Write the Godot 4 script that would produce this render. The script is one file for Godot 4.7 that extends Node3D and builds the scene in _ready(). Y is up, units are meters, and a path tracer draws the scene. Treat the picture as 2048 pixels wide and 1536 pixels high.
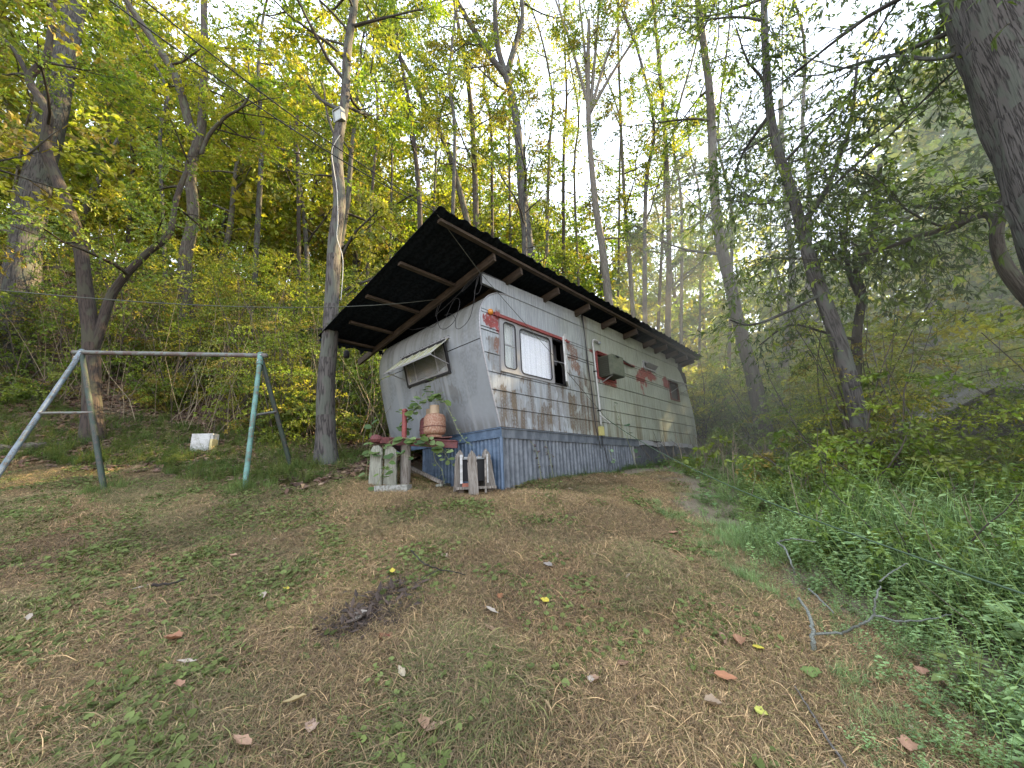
extends Node3D
# A trailer under a lean-to roof at the edge of a wood. Units metres, y up; the camera stands at x = z = 0.

const F := 769.0                       # focal length of the photograph in its own pixels (2048 x 1536)
var cam_pos := Vector3(0, 1.5, 0)
var cam_basis := Basis(Vector3(.99905, -.0424, -.01053), Vector3(.04368, .96961, .24072), Vector3(0, -.24095, .97054))
var tc := Vector3(-.1816, 2.2068, -5.2168)     # lower front corner of the trailer's long side
var tb := Basis(Vector3(.68713, 0, -.72653), Vector3.UP, Vector3(.72653, 0, .68713))   # along it, up, out of it
var rng := RandomNumberGenerator.new()
var used := {}
var M := {}
var ns := FastNoiseLite.new()
var sprays := {}


# ---------------------------------------------------------------- geometry
class G:
	var v := PackedVector3Array()
	var uv := PackedVector2Array()
	var c := PackedColorArray()
	var ix := PackedInt32Array()
	var seam := PackedInt32Array()
	var col := Color(1, 1, 1)
	var uo := Vector2.ZERO
	var us := Vector2.ONE

	func p(a: Vector3, u := Vector2.ZERO) -> int:
		v.append(a)
		uv.append(u)
		c.append(col)
		return v.size() - 1

	func tri(a: int, b: int, d: int) -> void:      # counter-clockwise seen from outside
		ix.append(a)
		ix.append(d)
		ix.append(b)

	func quad(a: int, b: int, d: int, e: int) -> void:
		tri(a, b, d)
		tri(a, d, e)

	func face(a: Vector3, b: Vector3, d: Vector3, e: Vector3) -> void:
		var w := a.distance_to(b)
		var h := a.distance_to(e)
		quad(p(a, Vector2(0, h)), p(b, Vector2(w, h)), p(d, Vector2(w, 0)), p(e, Vector2(0, 0)))

	func box(lo: Vector3, hi: Vector3, t := Transform3D()) -> void:
		var q := []
		for i in 8:
			q.append(t * Vector3(hi.x if i & 1 else lo.x, hi.y if i & 2 else lo.y, hi.z if i & 4 else lo.z))
		for f in [[4, 5, 7, 6], [1, 0, 2, 3], [5, 1, 3, 7], [0, 4, 6, 2], [6, 7, 3, 2], [0, 1, 5, 4]]:
			face(q[f[0]], q[f[1]], q[f[2]], q[f[3]])

	func bar(a: Vector3, b: Vector3, w: float, h: float, up := Vector3.UP) -> void:   # a beam from a to b
		var x := (b - a).normalized()
		var z := x.cross(up).normalized()
		var y := z.cross(x)
		box(Vector3(0, -h / 2, -w / 2), Vector3(a.distance_to(b), h / 2, w / 2), Transform3D(Basis(x, y, z), a))

	func tube(path: PackedVector3Array, rad: PackedFloat32Array, n := 8, rough := 0.0, urep := 1.0, vs := 1.0, cap := true) -> void:
		var b := v.size()
		var m := path.size()
		var t := (path[1] - path[0]).normalized()
		var nx := t.cross(Vector3.UP if absf(t.y) < .9 else Vector3.RIGHT).normalized()
		var run := 0.0
		for i in m:
			t = (path[mini(i + 1, m - 1)] - path[maxi(i - 1, 0)]).normalized()
			nx = (nx - t * nx.dot(t)).normalized()
			var ny := t.cross(nx)
			if i > 0:
				run += path[i].distance_to(path[i - 1])
			for k in n + 1:
				var a := TAU * k / n
				var r := rad[i]
				if rough > 0:
					var kk := k % n
					r *= 1.0 + rough * (sin(kk * 2.4 + run * 1.3) * .6 + sin(kk * 5.1 + run * 4.7) * .4)
				p(path[i] + (nx * cos(a) + ny * sin(a)) * r, Vector2(k * urep / n, run * vs))
			seam.append(b + i * (n + 1))
			seam.append(b + i * (n + 1) + n)
		for i in m - 1:
			for k in n:
				var a := b + i * (n + 1) + k
				quad(a, a + 1, a + n + 2, a + n + 1)
		if cap:
			for e in [0, m - 1]:
				var q := p(path[e], Vector2(.5, .5))
				for k in n:
					var a: int = b + e * (n + 1) + k
					if e == 0:
						tri(q, a + 1, a)
					else:
						tri(q, a, a + 1)

	func ext(poly: PackedVector2Array, z0: float, z1: float, flip := false) -> void:   # a flat shape in x, y given a thickness
		var q := poly.duplicate()
		var area := 0.0
		for i in q.size():
			area += q[i].cross(q[(i + 1) % q.size()])
		if area < 0:
			q.reverse()
		var tris := Geometry2D.triangulate_polygon(q)
		var a := v.size()
		for z in [z1, z0]:
			for w in q:
				p(Vector3(w.x, w.y, z), (w - uo) * us)
		var n := q.size()
		for i in range(0, tris.size(), 3):
			var s := (q[tris[i + 1]] - q[tris[i]]).cross(q[tris[i + 2]] - q[tris[i]]) > 0
			var j := tris[i + 1] if s else tris[i + 2]
			var k := tris[i + 2] if s else tris[i + 1]
			tri(a + tris[i], a + j, a + k)
			tri(a + n + tris[i], a + n + k, a + n + j)
		for i in n:
			var j := (i + 1) % n
			var u1 := (q[i] - uo) * us
			var u2 := (q[j] - uo) * us
			quad(p(Vector3(q[i].x, q[i].y, z0), u1), p(Vector3(q[j].x, q[j].y, z0), u2), p(Vector3(q[j].x, q[j].y, z1), u2), p(Vector3(q[i].x, q[i].y, z1), u1))

	func ring(o: PackedVector2Array, q: PackedVector2Array, z0: float, z1: float) -> void:   # a frame between two outlines of as many corners
		var n := o.size()
		for i in n:
			var j := (i + 1) % n
			var a := Vector3(o[i].x, o[i].y, z1)
			var b := Vector3(o[j].x, o[j].y, z1)
			var d := Vector3(q[j].x, q[j].y, z1)
			var e := Vector3(q[i].x, q[i].y, z1)
			var dn := Vector3(0, 0, z0 - z1)
			face(a, b, d, e)
			face(a + dn, b + dn, b, a)
			face(e, d, d + dn, e + dn)
			face(b + dn, a + dn, e + dn, d + dn)

	func lathe(prof: Array, n := 20, at := Vector3.ZERO) -> void:
		var b := v.size()
		for i in prof.size():
			for k in n + 1:
				var a := -TAU * k / n
				p(at + Vector3(cos(a) * prof[i].x, prof[i].y, sin(a) * prof[i].x), Vector2(float(k) / n, prof[i].y))
			seam.append(b + i * (n + 1))
			seam.append(b + i * (n + 1) + n)
		for i in prof.size() - 1:
			for k in n:
				var a := b + i * (n + 1) + k
				quad(a, a + 1, a + n + 2, a + n + 1)

	func mesh(smooth := false) -> ArrayMesh:
		var m := ArrayMesh.new()
		var arr := []
		arr.resize(Mesh.ARRAY_MAX)
		arr[Mesh.ARRAY_VERTEX] = v
		arr[Mesh.ARRAY_TEX_UV] = uv
		arr[Mesh.ARRAY_COLOR] = c
		arr[Mesh.ARRAY_INDEX] = ix
		if smooth:
			var nr := PackedVector3Array()
			nr.resize(v.size())
			for i in range(0, ix.size(), 3):
				var a := v[ix[i]]
				var f := (v[ix[i + 2]] - a).cross(v[ix[i + 1]] - a)
				nr[ix[i]] += f
				nr[ix[i + 1]] += f
				nr[ix[i + 2]] += f
			for i in range(0, seam.size(), 2):
				var f := nr[seam[i]] + nr[seam[i + 1]]
				nr[seam[i]] = f
				nr[seam[i + 1]] = f
			for i in nr.size():
				nr[i] = nr[i].normalized() if nr[i].length_squared() > 0 else Vector3.UP
			arr[Mesh.ARRAY_NORMAL] = nr
		m.add_surface_from_arrays(Mesh.PRIMITIVE_TRIANGLES, arr)
		return m


func rf(a: float, b: float) -> float:
	return rng.randf_range(a, b)


func rv() -> Vector3:
	return Vector3(rf(-1, 1), rf(-1, 1), rf(-1, 1))


func rrect(x0: float, y0: float, x1: float, y1: float, r: float, n := 5) -> PackedVector2Array:
	var out := PackedVector2Array()
	for q in [[x1 - r, y0 + r, -PI / 2], [x1 - r, y1 - r, 0.0], [x0 + r, y1 - r, PI / 2], [x0 + r, y0 + r, PI]]:
		for k in n + 1:
			var a: float = q[2] + PI / 2 * k / n
			out.append(Vector2(q[0] + cos(a) * r, q[1] + sin(a) * r))
	return out


func spl(pts: PackedVector3Array, per: int) -> PackedVector3Array:   # a smooth curve through the points
	var out := PackedVector3Array()
	var n := pts.size()
	for i in n - 1:
		for k in per:
			out.append(pts[i].cubic_interpolate(pts[i + 1], pts[maxi(i - 1, 0)], pts[mini(i + 2, n - 1)], float(k) / per))
	out.append(pts[n - 1])
	return out


func taper(n: int, r0: float, r1: float, power := 1.0) -> PackedFloat32Array:
	var out := PackedFloat32Array()
	for i in n:
		out.append(lerpf(r0, r1, pow(float(i) / (n - 1), power)))
	return out


# ---------------------------------------------------------------- places
func ground(x: float, z: float) -> float:
	var d := maxf(-z, -12.0)
	var a := .262
	var y := a * d
	if d >= 10:
		y = a * 10 - (a - .10) * 2.4 + .10 * (d - 10)
	elif d > 5.2:
		y = a * d - (a - .10) * (d - 5.2) * (d - 5.2) / 9.6
	y -= 1.2 * tanh(x / 12) * (1.0 if x > 0 else .3)
	var s := (-.55 * x - .83 * z - 9.3) / 1.2
	var h := .72 * log(1 + exp(clampf(s, -30, 30)))
	if s > 30:
		h = .72 * s
	y += 24 * tanh(h / 24)
	var l := tb.inverse() * Vector3(x - tc.x, 0, z - tc.z)       # levelled where the trailer was set down
	var off := Vector2(maxf(maxf(-l.x * 4, l.x - 7.6), 0), maxf(maxf(-1.4 - l.z, l.z), 0)).length()
	if off < 2.2:
		y = lerpf(tc.y - .83 + .0646 * l.x - .1 * maxf(l.z, 0), y, smoothstep(.1, 2.2, off))
	return y


func bumpy(x: float, z: float) -> float:
	return ground(x, z) + .055 * ns.get_noise_2d(x * 55, z * 55) + .02 * ns.get_noise_2d(x * 120 + 9, z * 120) + .012 * ns.get_noise_2d(x * 260 + 90, z * 260)


func ray(px: float, py: float) -> Vector3:
	return cam_basis * Vector3((px - 1024) / F, (768 - py) / F, -1)


func hit(px: float, py: float) -> Vector3:        # where the ground lies under a pixel of the photograph
	var r := ray(px, py)
	var t := .3
	while t < 60:
		var q := cam_pos + r * t
		if q.y < ground(q.x, q.z):
			return Vector3(q.x, ground(q.x, q.z), q.z)
		t += .01
	return cam_pos + r * t


func at(px: float, py: float, z: float) -> Vector3:   # the point at that z
	var r := ray(px, py)
	return cam_pos + r * ((z - cam_pos.z) / r.z)


func on(x: float, z: float) -> Vector3:
	return Vector3(x, ground(x, z), z)


func L(x: float, y: float, z: float) -> Vector3:      # the trailer's own axes to the world's
	return tc + tb * Vector3(x, y, z)


func side(px: float, py: float, z := 0.0) -> Vector3: # the point of the trailer's long side under a pixel, in its own axes
	var o := tb.inverse() * (cam_pos - tc)
	var r := tb.inverse() * ray(px, py)
	return o + r * ((z - o.z) / r.z)


# ---------------------------------------------------------------- objects
func numbered(called: String) -> String:
	used[called] = used.get(called, -1) + 1
	return called if used[called] == 0 else "%s_%03d" % [called, used[called]]


func tag(o: Node3D, label: String, category := "", group := "", kind := "") -> Node3D:
	if label:
		o.set_meta("label", label)
	if category:
		o.set_meta("category", category)
	if group:
		o.set_meta("group", group)
	if kind:
		o.set_meta("kind", kind)
	return o


func thing(called: String, label: String, category: String, pos := Vector3.ZERO, b := Basis(), group := "") -> Node3D:
	var o := Node3D.new()
	o.name = numbered(called)
	add_child(o)
	o.transform = Transform3D(b, pos)
	return tag(o, label, category, group)


func obj(called: String, m: Mesh, mat: Material, parent: Node = self, pos := Vector3.ZERO) -> MeshInstance3D:
	var o := MeshInstance3D.new()
	o.name = numbered(called) if parent == self else called
	o.mesh = m
	o.material_override = mat
	o.position = pos
	parent.add_child(o, true)
	return o


func many(called: String, m: Mesh, xf: Array, cols: PackedColorArray, mat: Material, parent: Node = self, pos := Vector3.ZERO) -> MultiMeshInstance3D:
	var mm := MultiMesh.new()
	mm.transform_format = MultiMesh.TRANSFORM_3D
	mm.use_colors = true
	mm.mesh = m
	mm.instance_count = xf.size()
	var buf := PackedFloat32Array()
	buf.resize(xf.size() * 16)
	for i in xf.size():
		var t: Transform3D = xf[i]
		var c := cols[i]
		var k := i * 16
		for r in 3:
			buf[k] = t.basis.x[r]
			buf[k + 1] = t.basis.y[r]
			buf[k + 2] = t.basis.z[r]
			buf[k + 3] = t.origin[r]
			k += 4
		buf[k] = c.r
		buf[k + 1] = c.g
		buf[k + 2] = c.b
		buf[k + 3] = 1.0
	mm.buffer = buf
	var o := MultiMeshInstance3D.new()
	o.name = numbered(called) if parent == self else called
	o.multimesh = mm
	o.material_override = mat
	o.position = pos
	o.set_meta("kind", "stuff")
	parent.add_child(o, true)
	return o


# ---------------------------------------------------------------- materials
func mat(c: Color, rough := .8, metal := 0.0) -> StandardMaterial3D:     # c is a real-world (linear) base colour
	var m := StandardMaterial3D.new()
	m.albedo_color = c.linear_to_srgb()
	m.roughness = rough
	m.metallic = metal
	m.cull_mode = BaseMaterial3D.CULL_DISABLED
	return m


func vmat(rough := .8, back := Color.BLACK) -> StandardMaterial3D:       # coloured by vertex and copy
	var m := mat(Color(1, 1, 1), rough)
	m.vertex_color_use_as_albedo = true
	if back != Color.BLACK:
		m.backlight_enabled = true
		m.backlight = back.linear_to_srgb()
	return m


func picture(w: int, h: int, f: Callable) -> ImageTexture:               # f gives a linear colour for each pixel
	var b := PackedByteArray()
	b.resize(w * h * 3)
	var i := 0
	for y in h:
		for x in w:
			var c: Color = f.call(x, y)
			c = c.linear_to_srgb()
			b[i] = clampi(int(c.r * 255), 0, 255)
			b[i + 1] = clampi(int(c.g * 255), 0, 255)
			b[i + 2] = clampi(int(c.b * 255), 0, 255)
			i += 3
	return ImageTexture.create_from_image(Image.create_from_data(w, h, false, Image.FORMAT_RGB8, b))


func n2(x: float, y: float) -> float:     # 0..1
	return ns.get_noise_2d(x, y) * .5 + .5


func textured(t: Texture2D, rough := .8, bump := 0.0, scale := Vector3.ONE) -> StandardMaterial3D:
	var m := mat(Color(1, 1, 1), rough)
	m.albedo_texture = t
	m.uv1_scale = scale
	if bump > 0:
		m.heightmap_enabled = true
		m.heightmap_texture = t
		m.heightmap_scale = bump
	return m


func bark_picture(base: Color, dark: Color, moss: Color, seedx: float) -> ImageTexture:
	return picture(256, 512, func(x: int, y: int) -> Color:
		var a := TAU * x / 256.0
		var q := Vector3(cos(a) * 40, sin(a) * 40, 0)
		var w := ns.get_noise_3d(q.x * .8 + seedx, q.y * .8, y * .25) * 26
		var r := absf(ns.get_noise_3d(q.x * 5 + w + seedx, q.y * 5 + w, y * .3))
		var f := absf(ns.get_noise_3d(q.x * 11 + seedx, q.y * 11, y * 1.3))
		var k := clampf(r * 2.6 + f * .7, 0, 1)
		var c := dark.lerp(base, k)
		c = c.lerp(moss, smoothstep(.1, .45, ns.get_noise_3d(q.x * 1.1, q.y * 1.1 + seedx, y * .5)) * .75)
		return c)


func plain_picture(a: Color, b: Color, sx: float, sy: float, size := 256) -> ImageTexture:   # mottled between two colours
	return picture(size, size, func(x: int, y: int) -> Color:
		var k := n2(x * sx, y * sy) * .65 + n2(x * sx * 3.7 + 50, y * sy * 3.7) * .35
		return a.lerp(b, smoothstep(.25, .75, k)))


func chipped(paint: Color, paint2: Color, rust: Color) -> ImageTexture:      # old paint with rust breaking through
	return picture(128, 512, func(x: int, y: int) -> Color:
		var a := TAU * x / 128.0
		var q := Vector3(cos(a) * 18, sin(a) * 18, y * .6)
		var k := ns.get_noise_3d(q.x * 3, q.y * 3, q.z * 3) * .5 + ns.get_noise_3d(q.x * 12, q.y * 12, q.z * 12 + 70) * .5
		var c := paint.lerp(paint2, smoothstep(-.3, .3, ns.get_noise_3d(q.x, q.y, q.z + 400)))
		return c.lerp(rust, smoothstep(.16, .30, k) * .9) * (.85 + .3 * absf(k)))


func materials() -> void:
	ns.noise_type = FastNoiseLite.TYPE_SIMPLEX
	ns.fractal_octaves = 2
	ns.frequency = .01
	ns.seed = 7
	M.bark_grey = textured(bark_picture(Color(.135, .122, .11), Color(.018, .015, .013), Color(.13, .145, .115), 0), .95, 4.0)
	M.bark_dark = textured(bark_picture(Color(.055, .04, .031), Color(.012, .008, .006), Color(.06, .058, .036), 30), .95, 4.0)
	M.bark_mid = textured(bark_picture(Color(.105, .088, .068), Color(.025, .019, .014), Color(.11, .12, .075), 60), .95, 3.0)
	M.bark_pale = textured(bark_picture(Color(.20, .18, .15), Color(.07, .058, .045), Color(.14, .15, .11), 90), .95, .8)
	M.twig = mat(Color(.085, .07, .055), .9)
	M.leaf = vmat(.55, Color(.85, 1.0, .35))
	M.herb = vmat(.8, Color(.5, .6, .25))
	M.herb.metallic_specular = .3
	M.litter = vmat(.85)
	M.wood = textured(plain_picture(Color(.115, .082, .055), Color(.05, .034, .022), .8, 9), .85, .3)
	M.grey_wood = textured(plain_picture(Color(.34, .31, .27), Color(.13, .105, .08), 6, .7), .9, .6, Vector3(2, 2, 1))
	M.pale_wood = textured(plain_picture(Color(.36, .36, .29), Color(.17, .17, .13), 7, .7), .9, .5, Vector3(2, 2, 1))
	M.stone = textured(plain_picture(Color(.33, .33, .30), Color(.16, .16, .13), 4, 4), .95, .6, Vector3(2, 2, 1))
	M.tar = textured(plain_picture(Color(.014, .018, .024), Color(.007, .009, .012), 5, 5), .9, .3)
	M.tar.metallic_specular = .12
	M.roof_top = textured(plain_picture(Color(.07, .065, .06), Color(.025, .024, .023), 5, 5), .85)
	M.blue = textured(plain_picture(Color(.10, .155, .23), Color(.06, .10, .16), 2, 2), .5)
	M.blue_side = textured(plain_picture(Color(.15, .168, .19), Color(.085, .098, .115), 2, 1), .5)
	M.slab = textured(plain_picture(Color(.055, .06, .068), Color(.10, .105, .11), 5, 2), .8)
	M.trim = mat(Color(.48, .48, .49), .45, .4)
	M.gasket = mat(Color(.012, .012, .014), .6)
	M.inside = mat(Color(.035, .03, .028), .9)
	M.red_paint = textured(plain_picture(Color(.30, .062, .055), Color(.20, .045, .04), 4, 9), .6)
	M.rust = textured(plain_picture(Color(.25, .10, .055), Color(.37, .24, .16), 7, 2), .65, 0, Vector3(2, 4, 1))
	M.rust_dark = textured(plain_picture(Color(.15, .055, .04), Color(.095, .035, .028), 3, 3), .75, 0, Vector3(2, 4, 1))
	M.rust_red = textured(plain_picture(Color(.17, .045, .045), Color(.10, .035, .033), 3, 3), .75, 0, Vector3(2, 4, 1))
	M.black = mat(Color(.008, .008, .009), .8)
	M.wire = mat(Color(.02, .02, .022), .7)
	M.rope = mat(Color(.13, .14, .11), .8)
	M.cable_pale = mat(Color(.5, .5, .47), .6)
	M.white = textured(plain_picture(Color(.72, .72, .70), Color(.5, .5, .46), 2, 4), .6)
	M.amber = mat(Color(.62, .24, .03), .25)
	M.lamp_grey = mat(Color(.22, .24, .24), .6)
	M.lens = mat(Color(.42, .48, .48), .3)
	M.olive = textured(plain_picture(Color(.125, .145, .095), Color(.17, .185, .125), 2, 4), .6)
	M.olive_dark = mat(Color(.055, .06, .04), .7)
	var gl := mat(Color(.9, .95, .97), .06)
	gl.albedo_color.a = .12
	gl.transparency = BaseMaterial3D.TRANSPARENCY_ALPHA
	M.glass = gl
	for k in M:      # the exposure is for the shade; keep the surfaces at their real values under it
		if not k in ["leaf", "glass", "tar", "black"]:
			var v: float = {"herb": .95, "bark_grey": .6, "wood": .55, "white": .62, "olive": .62, "rope": .5, "grey_wood": .7, "pale_wood": .7, "trim": .65, "fallen": .7, "litter": 1.0}.get(k, .8)
			M[k].albedo_color = (M[k].albedo_color.srgb_to_linear() * v).linear_to_srgb()
	M.mesh = mat(Color(.07, .07, .066), .8)
	M.lavender = mat(Color(.34, .27, .38), .9)


# ---------------------------------------------------------------- leaves
func leaf(g: G, o: Vector3, d: Vector3, up: Vector3, l: float, w: float, shade: Color, fold := .18) -> void:   # four triangles folded along the midrib
	g.col = shade
	var s := d.cross(up).normalized()
	var n := s.cross(d).normalized()
	var a := g.p(o)
	var m := g.p(o + d * l * .45 - n * w * fold)
	var b := g.p(o + d * l * .42 + s * w * .5)
	var e := g.p(o + d * l * .42 - s * w * .5)
	var t := g.p(o + d * l - n * l * .1)
	g.tri(a, b, m)
	g.tri(a, m, e)
	g.tri(b, t, m)
	g.tri(m, t, e)


func spray(n: int, size: float, ll: float, lw: float, droop: float) -> ArrayMesh:   # a twig with side twigs and leaves, 'size' long along x
	var g := G.new()
	var brown := Color(.5, .42, .34)
	var main := PackedVector3Array()
	for i in 5:
		main.append(Vector3(size * i / 4, -droop * size * pow(i / 4.0, 2) + rf(-.02, .02), rf(-.03, .03) * size))
	g.col = brown
	g.tube(main, taper(5, .008 * size, .003 * size), 3, 0, 1, 1, false)
	var tips := [main]
	for k in 5:
		var o := main[0].lerp(main[4], .2 + .17 * k)
		o.y -= droop * size * pow(.2 + .17 * k, 2)
		var d := Vector3(.75, rf(-.35, .3), (1 if k % 2 else -1) * rf(.5, .95)).normalized()
		var l := size * rf(.25, .48) * (1 - .1 * k)
		var q := PackedVector3Array([o, o + d * l * .5 + Vector3.DOWN * droop * l * .2, o + d * l + Vector3.DOWN * droop * l * .7])
		g.col = brown
		g.tube(q, taper(3, .005 * size, .002 * size), 3, 0, 1, 1, false)
		tips.append(q)
	for i in n:
		var q: PackedVector3Array = tips[0 if i % 4 == 0 else 1 + i % 5]
		var t := rf(.15, 1.0)
		var j := mini(int(t * (q.size() - 1)), q.size() - 2)
		var o := q[j].lerp(q[j + 1], t * (q.size() - 1) - j)
		var d := ((q[j + 1] - q[j]).normalized() * .7 + rv() * .85 + Vector3.DOWN * droop * .9).normalized()
		var up := (Vector3.UP + rv() * .75).normalized()
		var b := rf(.65, 1.35)
		leaf(g, o, d, up, ll * rf(.7, 1.25), lw * rf(.75, 1.2), Color(b * rf(.9, 1.12), b, b * rf(.8, 1.1)))
	return g.mesh()


func leaf_meshes() -> void:
	rng.seed = 11
	sprays.near = [spray(46, .62, .085, .05, .25), spray(40, .55, .08, .048, .4), spray(52, .7, .08, .05, .15)]
	sprays.long = [spray(46, .75, .105, .03, .55), spray(50, .8, .1, .032, .7), spray(42, .7, .11, .034, .45)]
	sprays.small = [spray(60, .6, .052, .03, .2), spray(54, .55, .05, .03, .3), spray(66, .62, .048, .03, .15)]
	sprays.far = [spray(34, 1.1, .16, .10, .25), spray(30, 1.0, .15, .10, .35), spray(38, 1.2, .15, .09, .2)]


# ---------------------------------------------------------------- trees
const GREEN := [Color(.20, .28, .055), Color(.16, .23, .05), Color(.26, .32, .06)]
const YELLOW := [Color(.52, .50, .07), Color(.42, .46, .07), Color(.28, .36, .06), Color(.55, .48, .08)]
const DARK := [Color(.10, .135, .05), Color(.12, .16, .055), Color(.085, .12, .05)]
const OLIVE := [Color(.25, .28, .07), Color(.31, .31, .075), Color(.19, .23, .06), Color(.34, .26, .07)]


func walk(o: Vector3, d: Vector3, l: float, n: int, up: float, wob: float) -> PackedVector3Array:
	var out := PackedVector3Array([o])
	for i in n:
		d = (d + rv() * wob + Vector3.UP * up).normalized()
		o += d * l / n
		out.append(o)
	return out


func put_spray(xf: Array, cols: PackedColorArray, o: Vector3, d: Vector3, s: float, set_: Array) -> void:
	d = d.normalized()
	var y := (Vector3.UP + rv() * .35)
	var z := d.cross(y).normalized()
	y = z.cross(d)
	xf.append(Transform3D(Basis(d, y, z) * s, o))
	var c: Color = set_[rng.randi() % set_.size()]
	cols.append(c * rf(.8, 1.2))


# path: the trunk from its foot up. o: limbs, length, from, sprays, size, kind, set, bark, rise; extra: [path, r0, r1] of limbs that the photograph shows
func tree(called: String, label: String, group: String, path: PackedVector3Array, r0: float, r1: float, o: Dictionary, extra: Array = []) -> Node3D:
	var foot := path[0]
	var root := thing(called, label, "tree", foot, Basis(), group)
	var per: int = o.get("per", 4)
	var bark: Material = M[o.get("bark", "bark_mid")]
	var tp := path.duplicate()
	tp[0].y -= .15
	tp = spl(tp, per)
	var tr := taper(tp.size(), r0, r1, .85)
	if o.get("flare", true):
		for i in tr.size():
			var h := tp[i].y - foot.y
			tr[i] *= 1.0 + .55 * exp(-maxf(h, 0) / (r0 * 1.8))
	var g := G.new()
	var sides: int = o.get("sides", 12)
	g.tube(tp, tr, sides, .09, maxf(1, roundf(r0 * 9)), 1.0)
	obj("trunk", g.mesh(true), bark, root, -foot)
	var carriers := [[tp, tr]]
	var thin := []
	for e in extra:
		var q: PackedVector3Array = spl(e[0], 4)
		var qr := taper(q.size(), e[1], e[2])
		g = G.new()
		g.tube(q, qr, 9, .08, maxf(1, roundf(e[1] * 9)), 1.0)
		obj("limb", g.mesh(true), bark, root, -foot)
		if e[1] > .045:
			carriers.append([q, qr])
		else:
			thin.append(q)
	var xf := []
	var cols := PackedColorArray()
	var tw := G.new()
	var single: bool = o.get("single", false)
	var limb_mat: Material = bark if o.get("limb_bark", true) else M.twig
	var limbs: int = o.get("limbs", 10)
	var ll: float = o.get("length", 3.0)
	var from: float = o.get("from", .35)
	var amount: int = o.get("sprays", 5)
	var size: float = o.get("size", 1.0)
	var set_: Array = o.get("set", GREEN)
	var rise: float = o.get("rise", .05)
	var toward: Vector3 = o.get("toward", Vector3.ZERO)
	for i in limbs:
		var ci := 0 if carriers.size() == 1 or rng.randf() < .4 else 1 + rng.randi() % (carriers.size() - 1)
		var q: PackedVector3Array = carriers[ci][0]
		var qr: PackedFloat32Array = carriers[ci][1]
		var t := lerpf(from if ci == 0 else .25, 1.0, (i + rng.randf()) / limbs)
		var j := clampi(int(t * (q.size() - 1)), 0, q.size() - 2)
		var s := q[j].lerp(q[j + 1], t * (q.size() - 1) - j)
		var a := rf(0, TAU)
		var d := (Vector3(cos(a), rf(-.05, .75), sin(a)) + toward * rf(0, 1)).normalized()
		var l := ll * rf(.55, 1.2) * (1.15 - .5 * t)
		var w := walk(s, d, l, 5, rise, .22)
		var lr := minf(qr[j] * .55, .012 + l * .014)
		tw.tube(w, taper(w.size(), lr, .006), 5, 0, 1, 1, false)
		for k in o.get("subs", 4):
			var e := 1 + rng.randi() % (w.size() - 2)
			var b := w[e].lerp(w[e + 1], rng.randf())
			var sd := ((w[e + 1] - w[e]).normalized() * .7 + Vector3(rf(-1, 1), rf(-.35, .5), rf(-1, 1))).normalized()
			var sl := l * rf(.25, .5)
			var sw := walk(b, sd, sl, 3, .0, .25)
			tw.tube(sw, taper(sw.size(), lr * .4, .004), 4, 0, 1, 1, false)
			for m in amount:
				var f := 1 + rng.randi() % 3
				var at_ := sw[f - 1].lerp(sw[f], rng.randf())
				put_spray(xf, cols, at_, (sw[f] - sw[f - 1]).normalized() + rv() * .8 + Vector3.DOWN * .15, size * rf(.75, 1.25), set_)
		put_spray(xf, cols, w[w.size() - 1], w[5] - w[4], size, set_)
		if single:
			obj("limb", tw.mesh(true), limb_mat, root, -foot)
			tw = G.new()
	for q in thin:
		for i in 9:
			var j := int(lerpf(.35, 1.0, i / 8.0) * (q.size() - 2))
			put_spray(xf, cols, q[j], (q[j + 1] - q[j]).normalized() + rv() * .9, size * rf(.6, 1.0), set_)
	if tw.v.size() > 0:
		tag(obj("limbs", tw.mesh(true), limb_mat, root, -foot), "", "", "", "stuff")
	if xf.size() > 0:
		var k: Array = sprays[o.get("kind", "near")]
		many("crown", k[rng.randi() % k.size()], xf, cols, M.leaf, root, -foot)
	return root


func px_path(z: float, pts: Array, dz := 0.0) -> PackedVector3Array:    # a trunk seen along these pixels, standing at that z
	var out := PackedVector3Array()
	for i in pts.size():
		out.append(at(pts[i][0], pts[i][1], z + dz * i / (pts.size() - 1)))
	return out


func rooted(p: PackedVector3Array) -> PackedVector3Array:
	var f := p[0]
	var lean := (p[0] - p[1])
	var h := ground(f.x, f.z)
	if absf(f.y - h) > .25:
		var k := clampf((f.y - h) / maxf(.2, -lean.y) * .5, 0, 3) if lean.y < 0 else 0.0
		var q := on(f.x + lean.x * k, f.z)
		p.insert(0, q)
	else:
		p[0] = on(f.x, f.z)
	return p


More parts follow.
